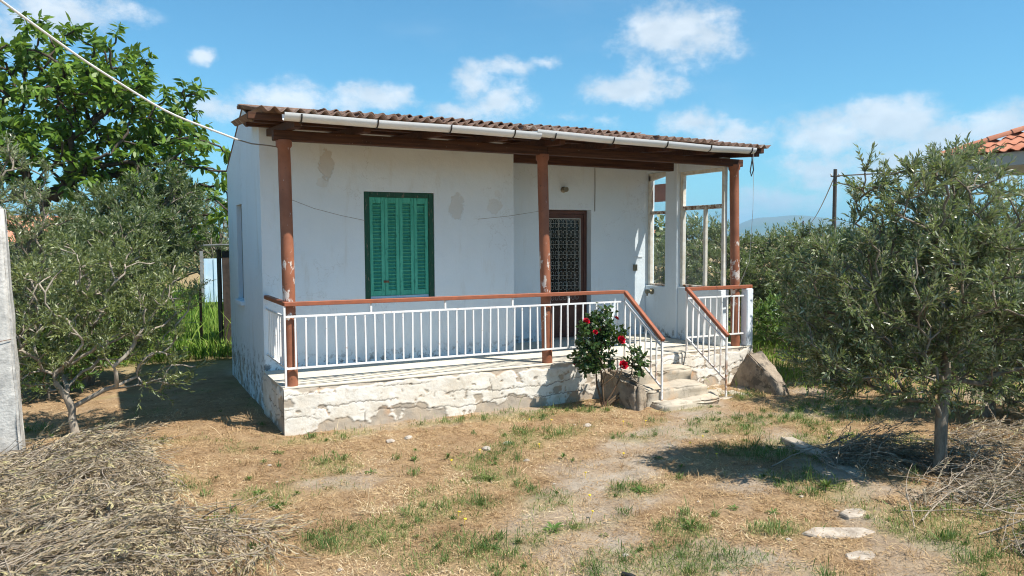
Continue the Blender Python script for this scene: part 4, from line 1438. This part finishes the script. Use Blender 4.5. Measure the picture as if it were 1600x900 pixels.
# ------------------------------------------------------------------ heaps of olive prunings
def brushwood(label, cx, cy, mound, n_sh, seed, leafm, along=None, group='heaps of cut olive branches', L=.056, leaves=26, big=60):
    """mound: list of (dx, dy, rx, ry, h)"""
    g = np.random.default_rng(seed)
    z0 = float(gh(cx, cy))
    th = thing('brushwood_heap', label, 'brushwood', (cx, cy, z0), group)

    def top(x, y):
        h = np.zeros(len(x))
        rag = (fbm(x + cx, y + cy, 1.6, seed, 4) - .5) * 1.3
        for dx, dy, rx, ry, hh in mound:
            d = ((x - dx) / rx) ** 2 + ((y - dy) / ry) ** 2 + rag
            hh = hh * (.7 + .6 * fbm(x, y, 3.2, seed + 9, 3))
            h = np.maximum(h, hh * np.clip(1 - d, 0, 1) ** .7)
        return h

    def scatter(n):
        Mo = np.array(mound)
        ar = Mo[:, 2] * Mo[:, 3]
        k = g.choice(len(Mo), n, p=ar / ar.sum())
        rr = np.sqrt(g.uniform(0, 1, n)) * 1.03
        a = g.uniform(0, 2 * np.pi, n)
        x = Mo[k, 0] + Mo[k, 2] * rr * np.cos(a)
        y = Mo[k, 1] + Mo[k, 3] * rr * np.sin(a)
        return x, y
    chains = []
    x, y = scatter(big)
    for i in range(big):
        a = (along if along is not None else g.uniform(0, 6.28)) + g.normal(0, 1.0)
        ln = g.uniform(.4, 1.1)
        tt = np.linspace(-.5, .5, 7)
        X = x[i] + np.cos(a) * ln * tt + .06 * g.normal() * np.sin(tt * 5)
        Y = y[i] + np.sin(a) * ln * tt + .06 * g.normal() * np.cos(tt * 4)
        Z = top(X, Y) * g.uniform(.75, 1.08) + .03 + .09 * (tt + .5) * g.uniform(-.3, 2.2)
        Z += gh(cx + X, cy + Y) - z0
        chains.append((np.stack([X, Y, Z], -1), np.linspace(g.uniform(.003, .008), .0015, 7)))
    x, y = scatter(n_sh)
    zt = top(x, y)
    kp = (zt > .012) | (g.uniform(0, 1, n_sh) < .12)
    x, y, zt = x[kp], y[kp], zt[kp]
    n_sh = len(x)
    z = np.where(g.uniform(0, 1, n_sh) < .75, zt * g.uniform(.75, 1.02, n_sh), zt * g.uniform(.2, .9, n_sh)) + .015 + .05 * (fbm(x, y, 3, 15, 3) - .5)
    O = np.stack([x, y, z + gh(cx + x, cy + y) - z0], -1)
    a = (along if along is not None else 0) + (fbm(x + cx, y + cy, 1.5, seed + 3, 3) - .5) * 6.5 + g.normal(0, .38, n_sh)
    Dv = np.stack([np.cos(a), np.sin(a), g.normal(.0, .28, n_sh)], -1)
    ch, V, Fq, rn = shoots_leaves(O, Dv, g, per=1, ln=.46, leaves=leaves, L=L, W=.0095, up=.04, droop=.20, spread=.30, pair_ang=30, curl=.2, wshoot=.75)
    gz = gh(cx + V[:, 0], cy + V[:, 1]) - z0 + .004
    V[:, 2] = np.maximum(V[:, 2], gz)
    TV, TF = tube_arrays(chains, 5)
    np_object('branches', TV, TF, 'dry_twig', th, smooth=True)['kind'] = 'stuff'
    SV, SF = tube_arrays(ch, 3)
    np_object('twigs', SV, SF, 'dry_twig', th)['kind'] = 'stuff'
    np_object('dry_leaves', V, Fq, leafm, th, {'rnd': rn})['kind'] = 'stuff'
    return th


brushwood('large heap of grey dried olive prunings spread at the foot of the concrete post', -1.75, -2.0,
          [(-.45, .2, 1.0, 1.7, .34), (.12, -.95, .95, .75, .22), (-.6, -1.3, 1.2, 1.0, .29), (-.1, 1.35, .5, .7, .28), (-1.4, .3, .9, 1.9, .42)], 3900, 71, 'dry_leaf', along=-.5, big=210)
brushwood('heap of dark half-dry olive cuttings below the broken slabs', 3.75, -5.45,
          [(.2, -.1, .5, .36, .17), (.7, .1, .55, .4, .22), (-.35, -.15, .35, .3, .08)], 400, 72, 'brown_dry_leaf', along=.5, big=32)
brushwood('scattered dry twigs between the olive trunk and the cuttings heap', 4.15, -4.75,
          [(0, 0, .8, .35, .07), (.5, .35, .6, .3, .10)], 230, 73, 'brown_dry_leaf', along=.2, big=30)
brushwood('low heap of dark cuttings in the shade at the foot of the olive trunk', 4.25, -3.65,
          [(0, 0, .38, .32, .17), (-.2, .15, .26, .22, .08)], 230, 74, 'brown_dry_leaf', big=25)
brushwood('long heap of pale dry olive cuttings behind the olive trunk', 6.0, -3.9,
          [(0, 0, .9, .5, .07), (.6, -.4, .8, .5, .10), (-.5, .2, .5, .35, .04)], 330, 75, 'dry_leaf', along=-.4, big=26)

# ------------------------------------------------------------------ grass and straw
g = np.random.default_rng(99)


def blades(n, xr, yr, keep, ln, wd, elev, name, mat, label, cat, tuft=None, zoff=.0):
    x = g.uniform(*xr, n)
    y = g.uniform(*yr, n)
    kp = g.uniform(0, 1, n) < keep(x, y)
    size = np.ones(n)
    if tuft:                                        # every kept point becomes a clump of blades
        x, y = x[kp], y[kp]
        sz = g.uniform(.5, 1.3, len(x)) ** 1.5
        cnt = g.integers(tuft[0], tuft[1], len(x))
        x, y, size = np.repeat(x, cnt), np.repeat(y, cnt), np.repeat(sz, cnt)
        n = len(x)
        x = x + g.normal(0, tuft[2], n) * size
        y = y + g.normal(0, tuft[2], n) * size
        kp = np.ones(n, bool)
    vx, vy = x - CAM.x, y - CAM.y
    kp &= np.abs(np.arctan2(vx, vy) - _y) < R(44)
    # nothing grows under the house
    kp &= ~((x > -.1) & (x < 6.55) & (y > -.03) & (y < 4.1))
    kp &= ~((x > 4.0) & (x < 5.3) & (y > -.98) & (y <= 0))
    x, y, size = x[kp], y[kp], size[kp]
    n = len(x)
    a = g.uniform(0, 2 * np.pi, n)
    e = np.radians(g.uniform(*elev, n))
    D = np.stack([np.cos(a) * np.cos(e), np.sin(a) * np.cos(e), np.sin(e)], -1)
    L = ln * size * g.uniform(.4, 1.3, n) * np.where(g.uniform(0, 1, n) < .04, 2.3, 1.0)
    S = np.stack([-np.sin(a), np.cos(a), g.normal(0, .4, n)], -1)
    B = np.stack([x, y, gh(x, y) + zoff - .002 + g.uniform(0, .008, n)], -1)
    Mi = B + D * (L * .55)[:, None]
    T = B + D * L[:, None] - np.array([0, 0, .22]) * L[:, None] * np.sin(e)[:, None]
    W = (wd * g.uniform(.6, 1.3, n))[:, None]
    V = np.stack([B, Mi + S * W * .5, T, Mi - S * W * .5], 1).reshape(-1, 4 * 0 + 3)
    Fq = np.arange(n * 4).reshape(-1, 4)
    clump = fbm(x, y, 3.0, 400, 3)
    rn = np.clip(g.uniform(0, 1, n) * .7 + (clump - .35) * 1.1, 0, 1)
    o = np_object(name, V, Fq, mat, None, {'rnd': np.repeat(rn, 4)})
    return tag(o, label, cat, kind='stuff')


def front(x, y):
    return np.clip(1.25 - .10 * np.hypot(x + 1.5, y + 8), .15, 1)


blades(900000, (-4.2, 8.6), (-6.4, 3.0), lambda x, y: front(x, y) * (1 - .80 * bare_mask(x, y)) * (1 - .35 * green_mask(x, y)) * (.30 + .70 * sstep(fbm(x, y, 5, 88, 4), .32, .62)), .050, .0040, (0, 34), 'dry_straw', 'straw', 'short dry yellow straw lying over the yard', 'straw')
blades(800000, (-4.2, 8.6), (-6.4, 3.0), lambda x, y: front(x, y) * (.85 * green_mask(x, y) ** 1.4 * (.25 + .75 * sstep(fbm(x, y, 6, 89, 3), .34, .6)) + .003), .058, .0046, (25, 86), 'green_grass', 'grass_blade', 'short green weeds and grass in patches over the yard', 'grass')
blades(2900, (-3.2, 7.5), (-6.2, 1.5), lambda x, y: .75 * green_mask(x, y) ** 1.7 + .03, .078, .0052, (35, 88), 'grass_tufts', 'tuft_blade', 'green grass tufts standing up here and there in the yard', 'grass', tuft=(18, 60, .022))
blades(2600, (-3.2, 7.5), (-6.2, 1.5), lambda x, y: .5 * (1 - bare_mask(x, y)), .075, .0036, (20, 80), 'straw_tufts', 'straw', 'dry tufts of bleached straw standing up in the yard', 'straw', tuft=(14, 40, .03))
blades(110000, (-6.5, 2.6), (5.6, 22.0), lambda x, y: .9 + 0 * x, .42, .022, (50, 88), 'tall_grass', 'tall_grass_blade', 'tall bright green grass behind the house', 'grass')
blades(60000, (5.6, 16), (-3.6, 9.0), lambda x, y: np.clip(green_mask(x, y) * .9 + .25, 0, 1) * sstep(x + .5 * y, 5.4, 6.6), .20, .012, (40, 88), 'field_grass', 'tall_grass_blade', 'green grass among the olive trees beyond the porch', 'grass')


# low broad weeds, each a thing of its own
MARKS = [('the porch steps', 4.6, -1.0), ('the rose bush', 3.66, -.5), ('the left porch corner', 0, -.1), ('the brushwood heap', -.7, -2.4), ('the three broken slabs', 2.6, -4.75), ('the straight-trunked olive', 4.4, -4.2),
         ('the black hose end', 1.05, -4.56), ('the middle of the porch base', 1.8, -.1), ('the green grass patch by the brushwood', .1, -3.05), ('the grey edging strip', 3.98, -3.4), ('the concrete buttress', 6.1, -1.1), ('the bare earth path', 2.2, -2.5)]
seen_marks = {}


def beside(x, y, what, tail):
    """a label that names the two nearest landmarks"""
    o = sorted(MARKS, key=lambda q: (q[1] - x) ** 2 + (q[2] - y) ** 2)
    lab = what + ' near ' + o[0][0]
    if lab in seen_marks:
        lab = what + ' between ' + o[0][0] + ' and ' + o[1][0]
    if len(lab.split()) > 16:
        lab = what + ' near ' + o[0][0]
    seen_marks[lab] = 1
    return lab


def weed(x, y, s_, label, n=16, seed=0, mat='shrub_leaf', upright=.35):
    g2 = np.random.default_rng(seed)
    a = np.linspace(0, 2 * np.pi, n, endpoint=False) + g2.normal(0, .25, n)
    e = g2.uniform(upright * .4, upright * 2, n)
    D = np.stack([np.cos(a) * np.cos(e), np.sin(a) * np.cos(e), np.sin(e)], -1)
    Nn = np.stack([-np.cos(a) * np.sin(e), -np.sin(a) * np.sin(e), np.cos(e)], -1)
    V, Fq, rn = leaf_arrays(np.zeros((n, 3)) + D * .01, D, Nn, s_ * g2.uniform(.6, 1.1, n), s_ * .17 * g2.uniform(.7, 1.2, n), g2.uniform(0, 1, n), True, .3)
    o = np_object('weed', V, Fq, mat, None, {'rnd': rn}, loc=(x, y, float(gh(x, y)) + .004))
    return tag(o, label, 'weed', 'low weeds in the yard')


random.seed(21)
for k in range(20):
    if k < 6:
        x, y = ((.85, -.70), (1.05, -.68), (1.59, -1.42), (1.85, -1.35), (2.9, -1.2), (1.72, -2.0))[k]
        s_ = .045 if k < 5 else .03
    else:
        x, y = random.uniform(-.6, 4.2), random.uniform(-4.9, -1.0)
        s_ = random.uniform(.010, .022)
    o = place('stone', st_meshes[k % 4], None, (x, y, float(gh(x, y)) + s_ * .12), (0, 0, random.uniform(0, 6)), (s_ * random.uniform(1, 1.5), s_, s_))
    tag(o, beside(x, y, 'fist-sized pale stone' if k < 6 else 'small pale pebble', ''), 'stone', 'loose stones in the yard')
random.seed(12)
for k in range(46):
    if k < 5:
        x, y, s_ = ((1.18, -2.34, .15), (1.82, -4.15, .10), (1.0, -3.70, .12), (3.25, -4.05, .13), (2.02, -3.30, .12))[k]
    else:
        x, y = random.uniform(-.8, 5.2), random.uniform(-5.0, -.6)
        s_ = random.uniform(.04, .09)
    weed(x, y, s_ * .7, beside(x, y, ('low broad' if k < 5 else 'upright thin' if k % 2 else 'tiny flat') + ' green weed', ''), 20 + k % 9, 500 + k, 'shrub_leaf' if k % 3 else 'grass_blade', .35 + .4 * (k % 2))
fl = MB().lathe([(.001, -.05), (.002, -.004), (.012, 0), (.010, .004), (.003, .005)], (0, 0, .055), sides=7).mesh('flower', 'yellow_petal')
for k in range(16):
    x, y = random.uniform(.2, 3.6), random.uniform(-4.6, -.5)
    tag(place('yellow_flower', fl, None, (x, y, float(gh(x, y))), (random.uniform(-.3, .3), random.uniform(-.3, .3), 0)), beside(x, y, 'tiny yellow wildflower', ''), 'flower', 'yellow wildflowers in the yard')

# ------------------------------------------------------------------ left side: post, shed, fence
pz_ = float(gh(-2.66, .2))
post = thing('concrete_post', 'weathered white concrete post with peeling paint beside the brushwood heap', 'post', (-2.55, .2, pz_))
b = rough_solid('shaft', [(-.17, -.15, -.1), (.17, -.15, -.1), (-.17, .15, -.1), (.17, .15, -.1), (-.215, -.14, 2.40), (.095, -.14, 2.36), (-.215, .14, 2.40), (.095, .14, 2.37)], 'post_concrete', post, .012, 9, 3, sc=6)
MB().tube([(-.02, .02, 2.3), (-.06, .02, 2.9), (-.10, .02, 3.6)], .02, 8).build('steel_pipe', 'galvanised', post, smooth=True)
MB().tube([(.12, -.158, 1.18), (.0, -.165, 1.16), (-.16, -.16, 1.17)], .003, 4).build('tie_wire', 'rusty_steel', post)

shed = thing('plank_shed', 'dark old plank shed with a thin tin roof in the grass behind the house', 'shed', (.0, 6.0, -.05))
pm = MB().box(0, .135, 0, .03, 0, 1.9).mesh('plank', 'old_planks', bevel=.004)
for k in range(9):
    place('plank', pm, shed, (.06 + k * .15, .0, random.uniform(-.02, .02)), (0, random.uniform(-.01, .01), 0))
for k in range(3):
    place('plank', pm, shed, (.05, .05 + k * .15, random.uniform(-.02, .02)), (0, 0, R(90)))
MB().add([(-.25, -.12, 1.98), (1.5, -.12, 2.02), (1.5, .6, 1.97), (-.25, .6, 1.95), (-.25, -.12, 2.0), (1.5, -.12, 2.04), (1.5, .6, 1.99), (-.25, .6, 1.97)],
         [(0, 3, 2, 1), (4, 5, 6, 7), (0, 1, 5, 4), (1, 2, 6, 5), (2, 3, 7, 6), (3, 0, 4, 7)]).build('tin_roof', 'galvanised', shed)

gate = thing('blue_gate', 'pale blue ribbed sheet metal gate in the sunny field behind the house', 'gate', (.55, 13.4, -.05))
MB().box(-.1, .75, 0, .02, .45, 1.6).build('sheet', 'pale_blue_sheet', gate)
for k in range(4):
    MB().box(-.1 + k * .24, -.05 + k * .24, -.03, -.001, .45, 1.6).build('rib', 'pale_blue_sheet', gate)
for x in (-.15, .8):
    MB().box(x - .04, x + .04, -.03, .05, -.05, 1.8).build('gate_post', 'galvanised', gate)

fence = thing('wire_fence', 'thin wire fence on rusty steel stakes in the tall grass', 'fence', (-.25, 6.7, -.05))
for x in (-5.0, -2.6, 0):
    MB().box(x - .022, x + .022, -.02, .02, -.05, 1.25).build('stake', 'rusty_steel', fence)
for z in (.3, .6, .9, 1.18):
    MB().tube([(-5.0, -.024, z), (-3.8, -.024, z - .03), (-2.6, -.024, z), (-1.3, -.024, z - .03), (0, -.024, z)], .004, 4).build('wire', 'galvanised', fence)


# ------------------------------------------------------------------ the tiled house on the right
HX, HY, HZ = 10.98, .10, 3.30
nh = thing('tiled_house', 'neighbouring house with orange tiled hipped roof, corner of the eaves showing', 'house', (12.0, -.6, 0))
NO = (12.0, -.6, 0)
MB().box(12.0, 18.5, -8.0, -.6, -.35, 3.0).build('wall', 'cream_wall', nh, NO)
MB().add([(HX + .06, HY - .06, 3.12), (19.1, HY - .06, 3.12), (19.1, -8.6, 3.12), (HX + .06, -8.6, 3.12), (HX + .06, HY - .06, 3.0), (12.0, -.6, 3.0), (12.0, -8, 3.0), (HX + .06, -8.6, 3.0)],
         [(0, 1, 2, 3)]).add([(HX + .06, HY - .06, 3.04), (19.1, HY - .06, 3.04), (19.1, -8.6, 3.04), (HX + .06, -8.6, 3.04)], [(0, 1, 2, 3)]).build('soffit', 'cream_wall', nh, NO)
MB().box(HX, HX + .05, -8.6, HY, 3.02, 3.23).box(HX + .05, 19.1, HY - .05, HY, 3.02, 3.23).build('fascia', 'fascia_grey', nh, NO)
SLP = math.tan(R(24))
rf = MB()
rx0, ry1, ry0, rx1 = HX - .03, HY + .03, -8.6, 19.1
half = (ry1 - ry0) / 2
zr = 3.235 + SLP * half
A, B_, C_, D_ = (rx0, ry1, 3.235), (rx1, ry1, 3.235), (rx1, ry0, 3.235), (rx0, ry0, 3.235)
E_, F_ = (rx0 + half, ry1 - half, zr), (rx1 - half + .3, ry1 - half, zr)
rf.add([A, B_, C_, D_, E_, F_], [(0, 4, 3), (0, 1, 5, 4), (1, 2, 5), (2, 3, 4, 5)])
nroof = rf.build('roof', 'orange_tile', nh, NO)
# single pan tiles near the corner on the slope facing the yard (it runs up in +x)
pts = []
nx = 7
tw, tl = .215, .36
V = []
for j, (yy, lift) in enumerate(((0, .022), (tl, .0))):
    for s2 in (1, 0):
        for i in range(nx):
            u = i / (nx - 1)
            V.append((u * tw - tw / 2, yy, lift + .034 * (math.sin(math.pi * min(u / .62, 1)) if u < .62 else -.25 * math.sin(math.pi * (u - .62) / .38)) - (0 if s2 else .014)))
Fq = []
for i in range(nx - 1):
    a, b, c, d = i, nx + i, 2 * nx + i, 3 * nx + i
    Fq += [(a, a + 1, c + 1, c), (b, d, d + 1, b + 1), (a, b, b + 1, a + 1), (c, c + 1, d + 1, d)]
tile = MB().add(V, Fq).mesh('tile', 'orange_tile', smooth=True)
ang = math.atan(SLP)
for col_ in range(15):
    ty = ry1 - .13 - col_ * .205
    for row in range(11):
        run = -.05 + row * .315 * math.cos(ang)
        if run > (ry1 - ty) - .05:
            continue
        o = place('tile', tile, nroof, (rx0 + run - NO[0], ty - NO[1], 3.245 + SLP * run + .004 - NO[2]))
        o.rotation_euler = (Matrix.Rotation(R(-90), 3, 'Z') @ Matrix.Rotation(ang, 3, 'X')).to_euler()
hipn = 12
hd = Vector((1, -1, SLP)).normalized()
cap = MB()
for i in range(2):
    pass
capv = []
for yy, rr in ((0, .10), (.42, .085)):
    for s2 in (0, .014):
        for k in range(7):
            a = math.pi * k / 6
            capv.append(((rr - s2) * math.cos(a), yy, (rr - s2) * math.sin(a) * .8))
Fq = []
for i in range(6):
    a, b, c, d = i, 7 + i, 14 + i, 21 + i
    Fq += [(a, a + 1, c + 1, c), (b, d, d + 1, b + 1), (a, b, b + 1, a + 1), (c, c + 1, d + 1, d)]
capm = MB().add(capv, Fq).mesh('ridge_tile', 'orange_tile', smooth=True)
q = hd.to_track_quat('Y', 'Z')
for k in range(11):
    p = Vector((rx0 - .03, ry1 + .03, 3.25)) + hd * (.36 * k)
    o = place('ridge_tile', capm, nroof, (p.x - NO[0], p.y - NO[1], p.z + .02 - NO[2]))
    o.rotation_euler = q.to_euler()

nh.location.z += .12

# ------------------------------------------------------------------ far things
def utility_pole(x, y, h, r, label):
    th = thing('utility_pole', label, 'utility pole', (x, y, -.05), 'utility poles on the plain')
    MB().tube([(0, 0, 0), (0, 0, h * .5), (0, 0, h)], [r, r * .9, r * .8], 10).build('shaft', 'pole_wood', th, smooth=True)
    MB().bar((-.22, .13, h - .42), (.22, -.13, h - .42), .07, .07).build('crossbar', 'pole_wood', th)
    for s_ in (-.2, .2):
        MB().lathe([(.03, 0), (.06, .03), (.05, .1), (.02, .12)], (s_, -s_ * .6, h - .385), sides=8).build('insulator', 'cream_wall', th)
    return th


utility_pole(36.3, 23.4, 6.15, .13, 'tall dark wooden utility pole rising behind the olive trees')
utility_pole(126.7, 106.3, 5.85, .2, 'small far dark utility pole in front of the hills')


def hang(name, a, b, sag, r, label):
    a, b = np.array(a, float), np.array(b, float)
    tt = np.linspace(0, 1, 24)
    P = a + (b - a) * tt[:, None]
    P[:, 2] -= sag * 4 * tt * (1 - tt)
    o = MB().tube([tuple(p) for p in P], r, 5).build(name, 'grey_cable')
    return tag(o, label, 'cable')


hang('power_line', (36.3, 23.4, 5.75), (126.7, 106.3, 5.5), 1.6, .035, 'thin power line hanging between the two utility poles')
hang('power_line', (36.3, 23.4, 5.7), (40, -30, 5.9), .4, .04, 'nearly straight power line running from the tall pole over the olive crowns')
hang('power_line', (36.3, 23.4, 5.35), (24.0, 4.0, 3.6), .5, .04, 'slack dark cable dropping from the tall utility pole')


def cottage(label, x, y, w_, d_, h_, rz, cat='house', group='far houses with red roofs', wallm='cream_wall'):
    th = thing('far_house', label, cat, (x, y, -.1), group)
    th.rotation_euler = (0, 0, rz)
    MB().box(-w_ / 2, w_ / 2, -d_ / 2, d_ / 2, 0, h_).build('wall', wallm, th)
    o_ = .5
    rh = d_ * .26
    V = [(-w_ / 2 - o_, -d_ / 2 - o_, h_ - .1), (w_ / 2 + o_, -d_ / 2 - o_, h_ - .1), (w_ / 2 + o_, d_ / 2 + o_, h_ - .1), (-w_ / 2 - o_, d_ / 2 + o_, h_ - .1), (-w_ / 2 - o_, 0, h_ + rh), (w_ / 2 + o_, 0, h_ + rh)]
    MB().add(V, [(0, 1, 5, 4), (2, 3, 4, 5), (0, 4, 3), (1, 2, 5), (0, 3, 2, 1)]).build('roof', 'terracotta_far', th)
    for k in (-.3, .0, .3):
        MB().box(w_ * k - .5, w_ * k + .5, -d_ / 2 - .04, -d_ / 2 - .005, h_ * .35, h_ * .75).build('window', 'dark_glass', th)
    return th


cottage('far pale house, larger of two orange roofs on the plain below the hills', 233.4, 208.1, 7, 6, 1.6, R(-35))
cottage('far house, smaller of two orange roofs on the plain below the hills', 249.9, 233.3, 5.5, 5, 1.3, R(-35))
cottage('low pinkish cottage seen through the back pane of the porch screen', 38.5, 46.5, 5, 4, 2.0, R(-25), wallm='faded_pink')
cottage('old cottage with faded tiled roof behind the left olive trees', -7.5, 48, 7, 6, 2.2, R(8))


def far_tree(x, y, h, wd, label, seed):
    g2 = np.random.default_rng(seed)
    th = thing('far_tree', label, 'tree', (x, y, -.1), 'far trees on the plain')
    MB().tube([(0, 0, 0), (.05, 0, h * .5)], [h * .03, h * .02], 6).build('trunk', 'dark_bark', th)
    n = 900
    P = lobes_points([(0, 0, h * .6, wd / 2, wd / 2, h * .4), (wd * .25, 0, h * .5, wd * .35, wd * .35, h * .3), (-wd * .25, 0, h * .55, wd * .35, wd * .35, h * .33)], n, g2, .5)
    V, Fq, rn = leaf_arrays(P, rand_unit(n, g2), rand_unit(n, g2), np.full(n, h * .09), np.full(n, h * .06), g2.uniform(0, 1, n), True, .1)
    np_object('crown', V, Fq, 'olive_leaf_dark', th, {'rnd': rn})['kind'] = 'stuff'


random.seed(8)
spots = []
for k in range(34):
    a = R(40 + k * .72 + random.uniform(-.25, .25))
    d = random.uniform(120, 330)
    spots.append((CAM.x + math.sin(a) * d, CAM.y + math.cos(a) * d, d))
for k in range(14):
    a = R(-10 + k * 1.5)
    d = random.uniform(60, 140)
    spots.append((CAM.x + math.sin(a) * d, CAM.y + math.cos(a) * d, d))
for k, (x, y, d) in enumerate(spots):
    far_tree(x, y, random.uniform(1.6, 2.6) * (1 if d > 115 else 1.3), random.uniform(4, 9), 'low dark tree standing far out on the plain below the right hills' if k < 34 else 'low dark far tree behind the left olive trees', 700 + k)
far_tree(21.5, 22.3, 3.4, 3.0, 'round green tree seen through the back pane of the porch screen', 777)

# ------------------------------------------------------------------ haze over the plain
hb = MB().box(-4900, 4900, -4900, 4900, -40, 190).mesh('haze', 'cream_wall')
hm = bpy.data.materials.new('air')
hm.use_nodes = True
ht = NT(hm.node_tree)
pv = ht.n('ShaderNodeVolumePrincipled')
pv.inputs['Color'].default_value = (.40, .74, 1.0, 1)
pv.inputs['Density'].default_value = 2.7e-4
pv.inputs['Anisotropy'].default_value = .0
oo = ht.n('ShaderNodeOutputMaterial')
ht.t.links.new(pv.outputs[0], oo.inputs['Volume'])
hb.materials.clear()
hb.materials.append(hm)
haze = bpy.data.objects.new('haze', hb)
link(haze)
tag(haze, 'thin blue air haze over the plain', 'haze', kind='stuff')
